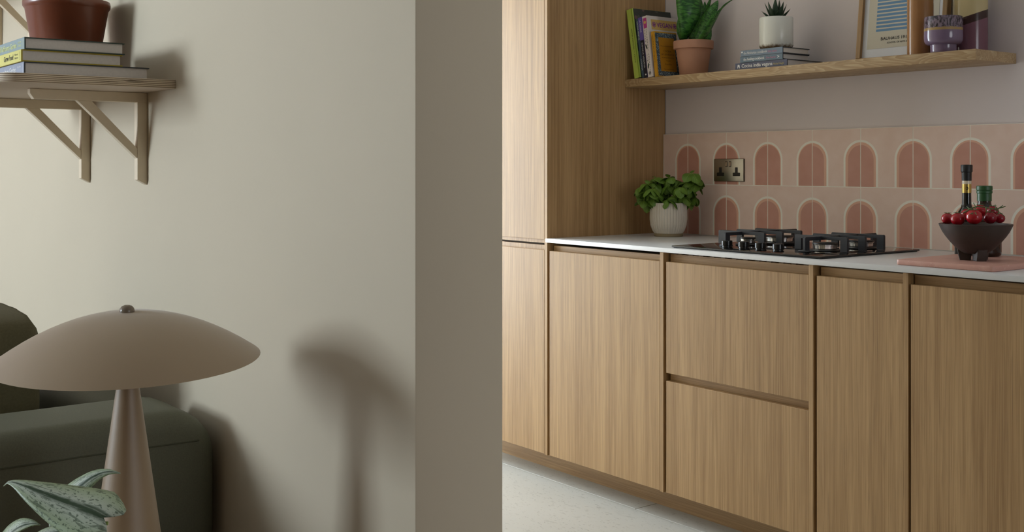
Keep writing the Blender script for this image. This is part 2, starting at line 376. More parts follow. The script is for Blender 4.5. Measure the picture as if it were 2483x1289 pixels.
ORG = {}
def mesh_of(mb, name, smooth=None, recalc=True):
    if recalc: bmesh.ops.recalc_face_normals(mb.bm, faces=mb.bm.faces)
    me = bpy.data.meshes.new(name); mb.bm.to_mesh(me); mb.bm.free()
    if smooth is not None:
        me.polygons.foreach_set('use_smooth', [True] * len(me.polygons))
        if smooth < 180:
            try: me.set_sharp_from_angle(angle=math.radians(smooth))
            except Exception: pass
    return me
def part(name, mb, mat, root=None, smooth=35, label=None, recalc=True):
    """mesh in world coordinates, hung under root (whose own origin is subtracted)"""
    org = ORG.get(root.name, Vector()) if root else Vector()
    mb.shift(-org); me = mesh_of(mb, name, smooth, recalc); me.materials.append(M[mat] if isinstance(mat, str) else mat)
    o = bpy.data.objects.new(name, me); COL.objects.link(o)
    if root: o.parent = root
    ORG[o.name] = org.copy()
    if label: o['label'] = label
    return o
def thing(name, label, cat, loc, group=None):
    o = bpy.data.objects.new(name, None); COL.objects.link(o); o.empty_display_size = .05; o.location = loc; ORG[o.name] = Vector(loc)
    o['label'] = label; o['category'] = cat
    if group: o['group'] = group
    return o
def solid(name, mb, mat, label, cat, loc, group=None, smooth=35):
    mb.shift(-Vector(loc)); me = mesh_of(mb, name, smooth); me.materials.append(M[mat] if isinstance(mat, str) else mat); o = bpy.data.objects.new(name, me); COL.objects.link(o); o.location = loc
    ORG[o.name] = Vector(loc); o['label'] = label; o['category'] = cat
    if group: o['group'] = group
    return o
def struct(name, mb, mat, root=None, label=None):
    o = part(name, mb, mat, root)
    if root is None: o['kind'] = 'structure'
    if label: o['label'] = label
    return o
_dg = None
def text(name, body, origin, rt, upv, height, mat, root, width=None, align='LEFT', bold=0.0, lift=.0004):
    cu = bpy.data.curves.new('lettering', 'FONT'); cu.body = body; cu.align_x = align; cu.size = 1.0; cu.extrude = 0.0; cu.offset = bold; cu.resolution_u = 2
    to = bpy.data.objects.new('lettering_tmp', cu); COL.objects.link(to)
    dg = bpy.context.evaluated_depsgraph_get(); dg.update(); me = bpy.data.meshes.new_from_object(to.evaluated_get(dg)); bpy.data.objects.remove(to); bpy.data.curves.remove(cu)
    me.materials.clear(); xs = [v.co.x for v in me.vertices] or [0, 1]
    if not me.vertices: return None
    sx = sy = height / .7
    if width: sx = width / max(1e-6, max(xs) - min(xs))
    x0 = {'LEFT': min(xs), 'CENTER': (min(xs) + max(xs)) / 2, 'RIGHT': max(xs)}[align]
    rt = Vector(rt).normalized(); upv = Vector(upv).normalized(); nn = rt.cross(upv)
    org = ORG.get(root.name, Vector())
    for v in me.vertices: v.co = Vector(origin) + rt * ((v.co.x - x0) * sx) + upv * (v.co.y * sy) + nn * lift - org
    me.name = name; me.materials.append(M[mat]); o = bpy.data.objects.new(name, me); COL.objects.link(o); o.parent = root; ORG[o.name] = org.copy(); return o
def copy_thing(root, loc, rotz=None, label=None):
    r = root.copy(); COL.objects.link(r); r.location = loc
    if rotz is not None: r.rotation_euler = (0, 0, rotz)
    if label: r['label'] = label
    for ch in list(root.children):
        c_ = ch.copy(); COL.objects.link(c_); c_.parent = r
        for g in ch.children: d = g.copy(); COL.objects.link(d); d.parent = c_
    return r

# ================================================================== ROOM SHELL
XL, XR, YB, YK, HC = -5.8, 3.0, -4.0, 3.295, 2.8
JX, YW0, YW1 = -1.561, 1.0, 1.179          # end and faces of the dividing wall
fl = struct('floor', MB().box(XL, XR, YB, YK, -.06, -.004), 'floor_grout')
part('floorboards', MB().box(XL, XR, YB, YW0 + .09, -.004, 0.0), 'wood_floor', fl)
tw, th_, gp = 1.2, .6, .003
protos = {}
for row in range(3):
    y1 = 2.697 + .6 * (1 - row); y0 = y1 - .6; y0c = max(y0, YW0 + .09) + gp / 2; y1c = min(y1, YK) - gp / 2
    off = -2.82 + .4 * row
    k = -4
    while True:
        x0 = off + k * tw; x1 = x0 + tw; k += 1
        if x0 > 1.0: break
        a, b = max(x0, XL) + gp / 2, min(x1, 1.0) - gp / 2
        if b - a < .05: continue
        key = (round(b - a, 3), round(y1c - y0c, 3)); loc = Vector(((a + b) / 2, (y0c + y1c) / 2, 0))
        if key not in protos:
            mb = MB().box(-(b - a) / 2, (b - a) / 2, -(y1c - y0c) / 2, (y1c - y0c) / 2, -.004, 0, .0008, 1); me = mesh_of(mb, 'floor_tile'); me.materials.append(M['floor_tile']); protos[key] = me
        o = bpy.data.objects.new('floor_tile', protos[key]); COL.objects.link(o); o.location = loc; o.parent = fl
struct('ceiling', MB().box(XL, XR, YB, YK, HC, HC + .06), 'white_paint')
wk = struct('wall_back', MB().box(XL, XR, YK, YK + .1, 0, HC), 'pinkwall')
wd = struct('wall_left', MB().box(XL, JX, YW0, YW1, 0, HC, .003, 2), 'beige')
def wall_with_hole(name, axis, pos0, pos1, a0, a1, holes, mat):
    """axis 'Y': wall runs along X at y pos0..pos1; holes list of (a,b,z0,z1)"""
    mb = MB(); cur = a0
    def bx(a, b, z0, z1):
        if b - a < 1e-4 or z1 - z0 < 1e-4: return
        if axis == 'Y': mb.box(a, b, pos0, pos1, z0, z1)
        else: mb.box(pos0, pos1, a, b, z0, z1)
    for (a, b, z0, z1) in sorted(holes): bx(cur, a, 0, HC); bx(a, b, 0, z0); bx(a, b, z1, HC); cur = b
    bx(cur, a1, 0, HC); return struct(name, mb, mat)
wall_with_hole('wall_front', 'Y', YB - .1, YB, XL, XR, [(-5.3, -3.9, 1.15, 2.55)], 'sage')
wall_with_hole('wall_far', 'X', XL - .1, XL, YB, YK, [(1.22, 2.70, .12, 2.40)], 'pinkwall')
wall_with_hole('wall_right', 'X', XR, XR + .1, YB, YK, [(1.1, 2.7, .7, 2.3)], 'sage')
def window(name, axis, pos, a0, a1, z0, z1):
    mb = MB(); t = .05; mid = (a0 + a1) / 2
    for (a, b, c, d) in ((a0, a1, z0, z0 + t), (a0, a1, z1 - t, z1), (a0, a0 + t, z0 + t, z1 - t), (a1 - t, a1, z0 + t, z1 - t), (mid - t / 2, mid + t / 2, z0 + t, z1 - t)):
        if axis == 'Y': mb.box(a, b, pos - .08, pos - .04, c, d)
        else: mb.box(pos - .08, pos - .04, a, b, c, d)
    o = struct(name, mb, 'frame_white')
    for a, b in ((a0 + t, mid - t / 2), (mid + t / 2, a1 - t)):
        g = MB()
        if axis == 'Y': g.box(a, b, pos - .062, pos - .058, z0 + t, z1 - t)
        else: g.box(pos - .062, pos - .058, a, b, z0 + t, z1 - t)
        part('pane', g, 'glass', o)
    return o
window('window_1', 'Y', YB, -5.3, -3.9, 1.15, 2.55); window('window_2', 'X', XR + .12, 1.1, 2.7, .7, 2.3); window('door_1', 'X', XL, 1.22, 2.70, .12, 2.40)

# ================================================================== TILED SPLASHBACK (pieces of the back wall)
TX0, TY = -3.2665, 3.28
part('grout_bed', MB().box(TX0, -.9, TY + .0004, YK, .9035, 1.30), 'grout', wk)
tp = {}
for row in range(2):
    z0 = 1.10 - .1965 * row + (.0 if row == 0 else -.0)
    z0 = 1.1 if row == 0 else .9035; h = .2 if row == 0 else .1965
    for k in range(-1, 12):
        x0 = -3.131 + .2 * k; x1 = x0 + .2; xc = x0 + .1; a = max(x0, TX0); b = min(x1, -.9)
        if b - a < .02: continue
        lo = .0 if row == 0 else .0035
        key = (round(a - xc, 4), round(b - xc, 4), row)
        if key not in tp:
            mb = MB().box(a - xc + .0014, b - xc - .0014, 0, .012, lo + .0014, .1986, .0005, 1); me = mesh_of(mb, 'tile', 35); me.materials.append(M['tile']); tp[key] = me
        o = bpy.data.objects.new('tile', tp[key]); COL.objects.link(o); o.parent = wk; o.location = (xc, TY, z0 - lo)

# ================================================================== KITCHEN CABINETS
FY, RY = 2.675, 2.70      # door face, recessed rail face
DT, DB, RT = .857, .098, .881
def cabinet(name, label, x0, x1, strip, kind, rail_top=None):
    """x0..x1 door width; strip = x end of the flush divider panel right of the door"""
    t = thing(name, label, 'cabinet', ((x0 + strip) / 2, 3.0, DB))
    part('body', MB().box(x0 - .002, strip - .019, RY + .021, 3.279, DB + .004, .886 if not rail_top else rail_top - .004), 'carcass', t)
    part('side_panel', MB().box(strip - .0165, strip, FY, 3.278, DB - .003, .8865, .0008, 1), 'oakZ', t)
    part('handle_rail', MB().box(x0 - .004, strip - .017, RY, RY + .02, DT - .04, rail_top or RT), 'oakX', t)
    if kind == 'door':
        part('door', MB().box(x0, x1, FY, FY + .022, DB, DT, .0008, 1), 'oakZ', t)
    else:
        part('handle_rail', MB().box(x0 - .004, strip - .017, RY, RY + .02, .43, .53), 'oakX', t)
        part('drawer', MB().box(x0, x1, FY, FY + .022, .4915, DT, .0008, 1), 'oakZ', t)
        part('drawer', MB().box(x0, x1, FY, FY + .022, DB, .4655, .0008, 1), 'oakZ', t)
    return t
cabinet('base_cabinet', 'wide oak base cabinet with one door right beside the tall oak unit', -3.2555, -2.6805, -2.664, 'door', .8755)
dc = cabinet('drawer_cabinet', 'oak base cabinet with two deep drawers beneath the gas hob', -2.6515, -2.0765, -2.0605, 'drawer')
for i in range(12): x = -2.62 + i * .046; part('spacer', MB().box(x, x + .017, RY + .001, RY + .012, RT, .8875), 'carcass', dc)
cabinet('base_cabinet', 'narrow oak base cabinet between the drawer unit and the cabinet below the stone board', -2.0485, -1.7675, -1.752, 'door')
cabinet('base_cabinet', 'oak base cabinet with one door beneath the pink stone board and tomato bowl', -1.7445, -1.1695, -1.153, 'door')
# tall unit
t = thing('tall_cabinet', 'floor-to-ceiling oak tall unit beside the worktop', 'cabinet', (-3.57, 3.0, DB))
TS = -3.268
part('body', MB().box(-3.868, TS - .019, RY + .002, 3.29, DB, 2.3), 'carcass', t)
part('side_panel', MB().box(TS - .0175, TS, FY, 3.292, DB - .003, 2.35, .0008, 1), 'oakZ', t)
part('side_panel', MB().box(-3.888, -3.87, FY, 3.292, DB - .003, 2.35, .0008, 1), 'oakZ', t)
xa, xb = -3.868, TS - .0185
for z0, z1, s0, s1 in ((.8975, 2.33, .884, .8975), (DB, .8585, .8585, .8765)):
    d = part('door', MB().box(xa, xb, FY, FY + .022, z0, z1, .0008, 1), 'oakZ', t)
    part('handle_rail', MB().box(xa, xb - .006, FY + .007, FY + .022, s0, s1), 'oakZ', d)
part('top_panel', MB().box(-3.888, TS, FY, 3.292, 2.35, 2.368), 'oakX', t)
solid('kickboard', MB().box(-3.888, -1.153, 2.80, 2.818, 0.0, DB - .004), 'oakX', 'recessed wooden kickboard running below the oak cabinets', 'kickboard', (-2.5, 2.81, 0))
solid('worktop', MB().box(TS + .0008, -1.145, 2.665, 3.2785, .888, .903, .0012, 2), 'worktop', 'thin white stone worktop running along the oak base cabinets', 'worktop', (-2.2, 2.97, .888))

# ================================================================== GAS HOB
hx0, hx1, hy0, hy1 = -2.645, -2.048, 2.692, 3.19
hob = thing('gas_hob', 'black glass gas hob with four burners set into the white worktop', 'hob', ((hx0 + hx1) / 2, (hy0 + hy1) / 2, .903))
part('glass_plate', MB().box(hx0, hx1, hy0, hy1, .9045, .9105, .0025, 3), 'glass_black', hob)
part('underframe', MB().box(hx0 + .006, hx1 - .006, hy0 + .006, hy1 - .006, .9032, .9046), 'black', hob)
GX = (-2.502, -2.185); GYs = (2.875, 2.965, 3.06)
def bridge(a, b, legw, z0, z1, bar):
    return [(a, z0), (a + legw, z0), (a + legw, z1 - bar), (b - legw, z1 - bar), (b - legw, z0), (b, z0), (b, z1 - .003), (b - .003, z1), (a + .003, z1), (a, z1 - .003)]
ZT = .9575
for gi, gx in enumerate(GX):
    ps = MB()
    for gy in GYs: ps.prism(bridge(gx - .098, gx + .098, .026, .9112, ZT, .011), 'Y', gy - .0045, gy + .0045, .0008, 1)
    ps.prism(bridge(2.792, 3.155, .022, .9112, ZT - .0015, .011), 'X', gx - .0045, gx + .0045, .0008, 1)
    for gy in (2.80, 3.145): ps.box(gx - .02, gx + .02, gy - .012, gy + .012, .9112, .9165, .003, 2)
    part('pan_support', ps, 'cast', hob)
for (bx, by, br) in ((GX[0], 2.905, .023), (GX[0], 3.065, .043), (GX[1], 2.895, .034), (GX[1], 3.075, .037)):
    b_ = part('burner', MB().lathe([(0, .9106), (br + .016, .9106), (br + .018, .9125), (br + .016, .915), (br * .9, .917), (0, .917)], 40, (bx, by, 0)), 'cap', hob)
    ring = MB().lathe([(br * .85, .917), (br, .918), (br, .9275), (br * 1.08, .929), (br * 1.08, .931), (0, .931)], 48, (bx, by, 0), wob=lambda a, z: 1 + (.03 if math.sin(a * 12) > 0 else 0))
    part('burner_ring', ring, 'chrome', b_, 25)
    part('burner_cap', MB().lathe([(0, .931), (br * 1.10, .931), (br * 1.14, .933), (br * 1.10, .936), (br * .5, .937), (0, .937)], 40, (bx, by, 0)), 'cap', b_)
for kx in (1762.7, 1803.5, 1844, 1887):
    p = onY(kx, 600, 2.782); p = Vector((p.x, 2.782, 0))
    k_ = part('knob', MB().lathe([(0, .9106), (.0155, .9106), (.0155, .9140), (.0150, .9150), (.0180, .9162), (.0175, .9305), (.0160, .932), (0, .932)], 28, (p.x, p.y, 0)), 'knob', hob, 40)
    part('pointer', MB().box(p.x - .0012, p.x + .0012, p.y - .015, p.y - .006,   .9318, .9324), 'steel', k_)

# ================================================================== SOCKET
so = thing('wall_socket', 'brushed steel double wall socket on the pink arch tiles', 'socket', (-2.914, TY, 1.114))
sx0, sx1, sz0, sz1 = -2.9875, -2.8405, 1.1145, 1.1985
part('plate', MB().box(sx0, sx1, TY - .0075, TY - .003, sz0, sz1, .0015, 2), 'steel', so)
part('backing', MB().box(sx0 - .001, sx1 + .001, TY - .0032, TY, sz0 - .001, sz1 + .001, .001, 1), 'steel_dark', so)
for c in (-2.9535, -2.874):
    o_ = part('outlet', MB().prism([(c - .017, sz0 + .0195), (c + .017, sz0 + .0195), (c + .018, sz0 + .0205), (c + .018, sz0 + .031), (c + .017, sz0 + .032), (c + .0068, sz0 + .033), (c + .0068, sz0 + .051), (c + .0058, sz0 + .0525), (c - .0058, sz0 + .0525), (c - .0068, sz0 + .051), (c - .0068, sz0 + .033), (c - .017, sz0 + .032), (c - .018, sz0 + .031), (c - .018, sz0 + .0205)], 'Y', TY - .0080, TY - .006), 'plastic_black', so)
for c in (-2.9235, -2.9055):
    s_ = part('switch_surround', MB().box(c - .0062, c + .0062, TY - .0082, TY - .006, sz1 - .030, sz1 - .0085, .001, 1), 'plastic_black', so)
    part('rocker', MB().prism([(TY - .0105, sz1 - .0275), (TY - .0085, sz1 - .0115), (TY - .0078, sz1 - .0115), (TY - .0078, sz1 - .0275)], 'X', c - .0045, c + .0045), 'chrome', s_)

# ================================================================== KITCHEN SHELF
SH0, SHT, SHY = 1.4800, 1.5115, 3.0684
solid('wall_shelf', MB().box(TS + .0005, -1.789, SHY, YK - .0005, SH0, SHT, .0012, 2), 'oakshelf', 'long floating solid oak shelf on the pale pink kitchen wall', 'shelf', (-2.5, 3.18, SH0))

# -------- books
def book_up(label, x, y0, depth, h, thick, tilt, cover, spine=None, front=None, pages='pages', hard=.002):
    """upright book, spine facing -Y, front cover facing +X, leaning towards -X; local frame origin = bottom-left-front"""
    t = thing('book', label, 'book', (x, y0, SHT), 'cookbooks standing on the oak shelf'); t.rotation_euler = (0, -math.radians(tilt), 0); ORG[t.name] = Vector()
    part('cover', MB().box(0, hard, 0, depth, 0, h).box(thick - hard, thick, 0, depth, 0, h).box(hard, thick - hard, 0, hard, 0, h), cover, t)
    part('pages', MB().box(hard, thick - hard, hard, depth - .003, .003, h - .003), pages, t)
    if spine: part('spine', MB().box(.0004, thick - .0004, -.0007, 0, .0004, h - .0004), spine, t)
    if front: part('front_cover', MB().box(thick, thick + .0007, .006, depth - .0005, .0005, h - .0005), front, t)
    return t
sR, sU = Vector((1, 0, 0)), Vector((0, 0, 1))            # spine frame (facing -Y)
cR, cU = Vector((0, 1, 0)), Vector((0, 0, 1))            # front cover frame (facing +X)
g = book_up('tall lime green cookbook leaning against the oak tall unit', -3.216, 3.072, .212, .276, .031, 9.6, 'lime', 'lime', 'cover_photo')
text('lettering', 'RUCULA  \u2014  PASTELERIA VEGANA', (.020, -.0007, .062), (0, 0, 1), (-1, 0, 0), .0065, 'ink', g, .135)
part('spine_hinge', MB().box(.0255, .0306, -.0009, -.0006, .0006, .2754), 'lime_dark', g)
g = book_up('thin slate blue book beside the lime green cookbook', -3.182, 3.080, .17, .236, .0145, 8.8, 'teal', 'teal')
text('lettering', 'COCINA VEGETAL', (.0045, -.0007, .225), (0, 0, -1), (1, 0, 0), .006, 'white_ink', g, .075)
text('lettering', 'COCINA', (.0045, -.0007, .075), (0, 0, -1), (1, 0, 0), .005, 'white_ink', g, .045)
g = book_up('purple and black paperback between the slate and white books', -3.166, 3.076, .16, .238, .0205, 8.6, 'purple', 'purple')
part('spine_lower', MB().box(.0006, .0199, -.0009, -.0006, .0004, .148), 'ink_blue', g)
text('lettering', 'LA COCINA', (.0065, -.0008, .228), (0, 0, -1), (1, 0, 0), .007, 'white_ink', g, .05)
text('lettering', 'COCINA VEGANA', (.0065, -.0010, .138), (0, 0, -1), (1, 0, 0), .006, 'white_ink', g, .10)
part('emblem', MB().lathe([(0, 0), (.0035, 0), (.0035, .0002), (0, .0002)], 16).rot(Matrix.Rotation(math.pi / 2, 4, 'X')).shift((.011, -.0009, .012)), 'white_ink', g)
g = book_up('white hardback cookbook with a yellow title band and purple lettering', -3.1425, 3.074, .166, .240, .0255, 8.2, 'offwhite', 'offwhite', None)
part('spine_panel', MB().box(.004, .0225, -.0010, -.0007, .192, .232), 'magenta', g)
part('spine_badge', MB().lathe([(0, 0), (.006, 0), (.006, .0002), (0, .0002)], 20).rot(Matrix.Rotation(math.pi / 2, 4, 'X')).shift((.013, -.0011, .215)), 'vegan_yellow', g)
for w_, x_, z_ in (('VEGAN', .0065, .180), ('JAPANEASY', .0165, .184), ('TIM', .0070, .083), ('ANDERSON', .0165, .086)):
    for i, ch in enumerate(w_): text('lettering', ch, (x_, -.0008, z_ - i * .0103), sR, sU, .0058, 'ink', g, align='CENTER')
for z_, a in ((.120, .5), (.045, -.4)):
    lf = MB().lathe([(0, 0), (.0035, 0), (.0035, .0002), (0, .0002)], 14).rot(Matrix.Scale(3.2, 4, (0, 1, 0))).rot(Matrix.Rotation(a * .6, 4, 'Z')).rot(Matrix.Rotation(math.pi / 2, 4, 'X')).shift((.008, -.0008, z_)); part('leaf_print', lf, 'forest', g)
part('logo', MB().lathe([(.0035, 0), (.006, 0), (.006, .0002), (.0035, .0002)], 18).rot(Matrix.Rotation(math.pi / 2, 4, 'X')).shift((.013, -.0009, .016)), 'ink', g)
th = .0255
part('title_band', MB().box(th, th + .0005, .020, .160, .186, .226), 'vegan_yellow', g)
text('lettering', 'VEGAN', (th + .0005, .048, .197), cR, cU, .018, 'purple_ink', g, .083, bold=.02)
for yy in (.034, .147):
    fw = MB()
    for i in range(5): a = i * 2 * math.pi / 5; fw.lathe([(.0035, 0), (.0056, 0), (.0056, .0002), (.0035, .0002)], 12, (.0058 * math.cos(a), .0058 * math.sin(a), 0))
    part('flower', fw.rot(Matrix.Rotation(math.pi / 2, 4, 'Y')).shift((th + .0006, yy, .206)), 'purple_ink', g)
for ch, z_ in (('J', .152), ('A', .130), ('P', .108)): text('lettering', ch, (th, .140, z_), cR, cU, .016, 'ink', g, .011)
part('leaf_print', MB().lathe([(0, 0), (.007, 0), (.007, .0003), (0, .0003)], 14).rot(Matrix.Rotation(math.pi / 2, 4, 'Y')).shift((th, .028, .17)), 'forest', g)
part('lemon_print', MB().lathe([(0, 0), (.013, 0), (.013, .0003), (0, .0003)], 18).rot(Matrix.Rotation(math.pi / 2, 4, 'Y')).shift((th, .102, .163)), 'yellow', g)
g = book_up('small mustard yellow book with a blue patterned cover border', -3.1085, 3.078, .122, .177, .0155, 7.6, 'mustard', 'mustard', None)
th = .0155
text('lettering', 'COCINA AYURVEDICA', (.005, -.0007, .165), (0, 0, -1), (1, 0, 0), .005, 'brown_ink', g, .11)
part('border_print', MB().box(th, th + .0004, .004, .119, .004, .172), 'ornament', g)
part('title_panel', MB().box(th + .0004, th + .0008, .020, .105, .022, .154), 'mustard_dark', g)
for s_, z_, w_, h_ in (('Monica Ramaswamy', .119, .068, .0042), ('COCINA', .097, .042, .008), ('AYURVEDICA', .084, .068, .008), ('ALIMENTACION', .073, .066, .005), ('Y SALUD', .061, .024, .005), ('Familia', .047, .036, .006), ('Ramona Editores', .028, .050, .005)):
    text('lettering', s_, (th + .0008, .0625, z_), cR, cU, h_, 'brown_ink', g, w_, 'CENTER')

def book_flat(label, x0, x1, y0, y1, z0, th, cover, spinem, edge, pages, group, where, rot=0.0):
    """book lying flat, spine facing -Y"""
    t = thing('book', label, 'book', ((x0 + x1) / 2, (y0 + y1) / 2, z0), group); ORG[t.name] = Vector()
    W, D = (x1 - x0) / 2, (y1 - y0) / 2; hb = .0026
    part('cover', MB().box(-W, W, -D, D, 0, hb).box(-W, W, -D, D, th - hb, th).box(-W, W, -D, -D + hb, hb, th - hb), edge, t)
    part('spine', MB().box(-W + .0006, W - .0006, -D - .0007, -D, .0005, th - .0005), spinem, t)
    part('pages', MB().box(-W + .003, W - .003, -D + hb, D - .005, hb, th - hb), pages, t)
    t.rotation_euler = (0, 0, rot); return t, W, D
gp2 = 'blue cookbooks under the succulent'
b3, W, D = book_flat('indigo cookbook at the bottom of the flat stack under the succulent pot', -2.7170, -2.4865, 3.088, 3.280, SHT, .0245, 'indigo', 'indigo', 'navy', 'pages_dark', gp2, 0)
text('lettering', 'Cocina india vegana', (-W + .030, -D - .0007, .0075), sR, sU, .0125, 'white_ink', b3, .138, bold=.015)
text('lettering', 'Richa Hingle', (W - .058, -D - .0007, .0085), sR, sU, .0068, 'gold_ink', b3, .045)
part('emblem', MB().prism([(-W + .010, .006), (-W + .013, .006), (-W + .014, .011), (-W + .018, .011), (-W + .0185, .006), (-W + .022, .006), (-W + .021, .016), (-W + .017, .0195), (-W + .012, .018)], 'Y', -D - .0011, -D - .0007), 'white_ink', b3)
b2, W, D = book_flat('slate blue cookbook in the middle of the flat stack under the succulent pot', -2.693, -2.5035, 3.086, 3.228, SHT + .0247, .0210, 'slate2', 'slate2', 'navy', 'pages_dark', gp2, 0)
text('lettering', 'the healing cookbook', (-W + .016, -D - .0007, .0065), sR, sU, .0095, 'white_ink', b2, .094, bold=.012)
text('lettering', 'Gina Suarez', (-W + .117, -D - .0007, .0070), sR, sU, .0070, 'pink_ink', b2, .042)
text('lettering', '>', (W - .024, -D - .0007, .0055), sR, sU, .010, 'white_ink', b2, .010, bold=.02)
b1, W, D = book_flat('pale slate blue cookbook at the top of the stack directly under the succulent pot', -2.690, -2.5035, 3.086, 3.230, SHT + .0459, .0215, 'slate', 'slate', 'navy', 'pages', gp2, 0)
text('lettering', 'the flexitarian cookbook', (-W + .014, -D - .0007, .0070), sR, sU, .0095, 'white_ink', b1, .105)
text('lettering', 'Gina Suarez', (-W + .122, -D - .0007, .0070), sR, sU, .0068, 'pink_ink', b1, .040)
part('emblem', MB().box(-W + .003, -W + .010, -D - .0011, -D - .0007, .013, .0185), 'white_ink', b1)
BST = SHT + .0459 + .0215

# -------- succulent in white pot
sc = onY(1882, 80, 3.155); st = thing('potted_succulent', 'small dark spiky succulent in a speckled white glazed pot on the blue books', 'plant', (sc.x, 3.155, BST)); ORG[st.name] = Vector()
PR, PH = .0585, .112
part('pot', MB().lathe([(0, 0), (PR - .014, 0), (PR - .005, .003), (PR, .012), (PR, PH - .003), (PR - .002, PH), (PR - .006, PH), (PR - .007, PH - .012), (0, PH - .012)], 48), 'white_pot', st, 40)
part('soil', MB().lathe([(0, PH - .010), (PR - .0075, PH - .010), (PR - .0078, PH - .0118), (0, PH - .0118)], 24), 'soil', st)
def spike(L, wd, ang, az, z0, bend=.15):
    rows = []
    for i in range(6):
        u = i / 5; ww = wd * (1 - u ** 1.6) * (.7 + .5 * min(1, u * 3)) + .0002
        a = ang + bend * u; r_, z_ = L * u * math.sin(a), L * u * math.cos(a)
        row = []
        for j in range(6):
            t_ = 2 * math.pi * j / 6; ox, oy = ww * math.cos(t_), ww * .42 * math.sin(t_)
            row.append(Vector((r_ + oy * math.cos(a), ox, z_ - oy * math.sin(a))))
        rows.append(row + [row[0]])
    mb = MB().strip(rows); mb.rot(Matrix.Rotation(az, 4, 'Z')); mb.shift((.008 * math.cos(az), .008 * math.sin(az), z0)); return mb
for i in range(15):
    ring_ = 0 if i < 4 else (1 if i < 9 else 2)
    L = (.078, .072, .056)[ring_] * random.uniform(.9, 1.12); ang = (.15, .55, 1.0)[ring_]
    az = i * 2.4 + .4
    part('leaf', spike(L, (.012, .0115, .010)[ring_], ang, az, PH - .011, -.10), 'succ', st, 60)

# -------- snake plant in terracotta
pc = onY(1681.5, 100, 3.185); sn = thing('potted_snake_plant', 'snake plant with broad green leaves in a terracotta pot on the oak shelf', 'plant', (pc.x, 3.185, SHT)); ORG[sn.name] = Vector((pc.x, 3.185, SHT))
c0 = (pc.x, 3.185, SHT)
TPH = .136
part('pot', MB().lathe([(0, 0), (.050, 0), (.0515, .002), (.066, TPH - .032), (.0755, TPH - .030), (.0765, TPH - .003), (.0755, TPH), (.070, TPH), (.068, TPH - .02), (0, TPH - .02)], 48, c0), 'terra', sn, 30)
part('soil', MB().lathe([(0, TPH - .016), (.0675, TPH - .016), (.0680, TPH - .0199), (0, TPH - .0199)], 32, c0), 'soil', sn)
def ribbon_leaf(ctr, widths, side, cup=.25, curl=None):
    """ctr: list of points, widths: half widths, side: across-vector(s)"""
    rows = []; n = len(ctr)
    for i, (p, w_) in enumerate(zip(ctr, widths)):
        d = (ctr[min(i + 1, n - 1)] - ctr[max(i - 1, 0)]).normalized(); s_ = Vector(side[i] if isinstance(side, list) else side); s_ = (s_ - d * s_.dot(d)).normalized(); nn = d.cross(s_)
        rows.append([p + s_ * (w_ * v) - nn * (cup * w_ * (1 - v * v)) for v in (-1, -.6, -.2, .2, .6, 1)])
    return MB().strip(rows)
def smooth_pts(pts, n=14):
    out = []; m = len(pts) - 1
    for k in range(n):
        t = k / (n - 1) * m; i = min(int(t), m - 1); f = t - i
        p0, p1, p2, p3 = pts[max(i - 1, 0)], pts[i], pts[i + 1], pts[min(i + 2, m)]
        out.append(.5 * ((2 * p1) + (p2 - p0) * f + (2 * p0 - 5 * p1 + 4 * p2 - p3) * f * f + (3 * p1 - p0 - 3 * p2 + p3) * f ** 3))
    return out
def ipl(vals, n):
    m = len(vals) - 1; out = []
    for k in range(n): t = k / (n - 1) * m; i = min(int(t), m - 1); out.append(vals[i] + (vals[i + 1] - vals[i]) * (t - i))
    return out
def px_leaf(name, px, hw, side, mat, root, cup=.25, n=14, solid=.0008):
    ctr = smooth_pts([p for p in px], n); wv = ipl(hw, n)
    o = part(name, ribbon_leaf(ctr, wv, side, cup), mat, root, 180, recalc=False)
    if solid:
        md = o.modifiers.new('thick', 'SOLIDIFY'); md.thickness = solid; md.offset = 0
    return o
S = 1 / 639.
def L(px, py, y): return onY(px, py, y)
px_leaf('leaf', [L(1657, 100, 3.165), L(1664, 72, 3.15), L(1670, 35, 3.145), L(1670, 0, 3.15), L(1668, -50, 3.16), L(1664, -110, 3.17)], [.010, .026, .047, .052, .040, .001], tuple(right * .97 + fwd * .2), 'snake', sn, .35)
px_leaf('leaf', [L(1656, 98, 3.17), L(1652, 80, 3.15), L(1651, 62, 3.145), L(1653, 44, 3.15), L(1658, 26, 3.16)], [.010, .016, .017, .013, .001], tuple(right * .9 - fwd * .3), 'snake', sn, .4)
px_leaf('leaf', [L(1690, 100, 3.19), L(1702, 70, 3.20), L(1718, 40, 3.21), L(1732, 18, 3.22), L(1741, 1, 3.225)], [.020, .026, .024, .017, .001], tuple(right * .8 - fwd * .5), 'snake', sn, .3)
px_leaf('leaf', [L(1698, 100, 3.17), L(1712, 75, 3.16), L(1730, 45, 3.16), L(1748, 22, 3.17), L(1762, 8, 3.175), L(1784, -6, 3.18)], [.022, .028, .022, .006, .010, .001], tuple(right * .75 + up * .3 + fwd * .4), 'snake', sn, .3)
px_leaf('leaf', [L(1695, 100, 3.20), L(1700, 60, 3.21), L(1708, 25, 3.22), L(1709, 4, 3.225)], [.014, .017, .011, .001], tuple(right + fwd * .2), 'snake', sn, .3)
px_leaf('leaf', [L(1700, 100, 3.21), L(1708, 50, 3.225), L(1716, 18, 3.23), L(1726, -12, 3.235)], [.010, .010, .009, .001], tuple(right + fwd * .3), 'snake', sn, .3)
px_leaf('leaf', [L(1712, 100, 3.195), L(1718, 84, 3.20), L(1724, 66, 3.205)], [.018, .013, .001], tuple(right * .9 - fwd * .4), 'snake', sn, .3)
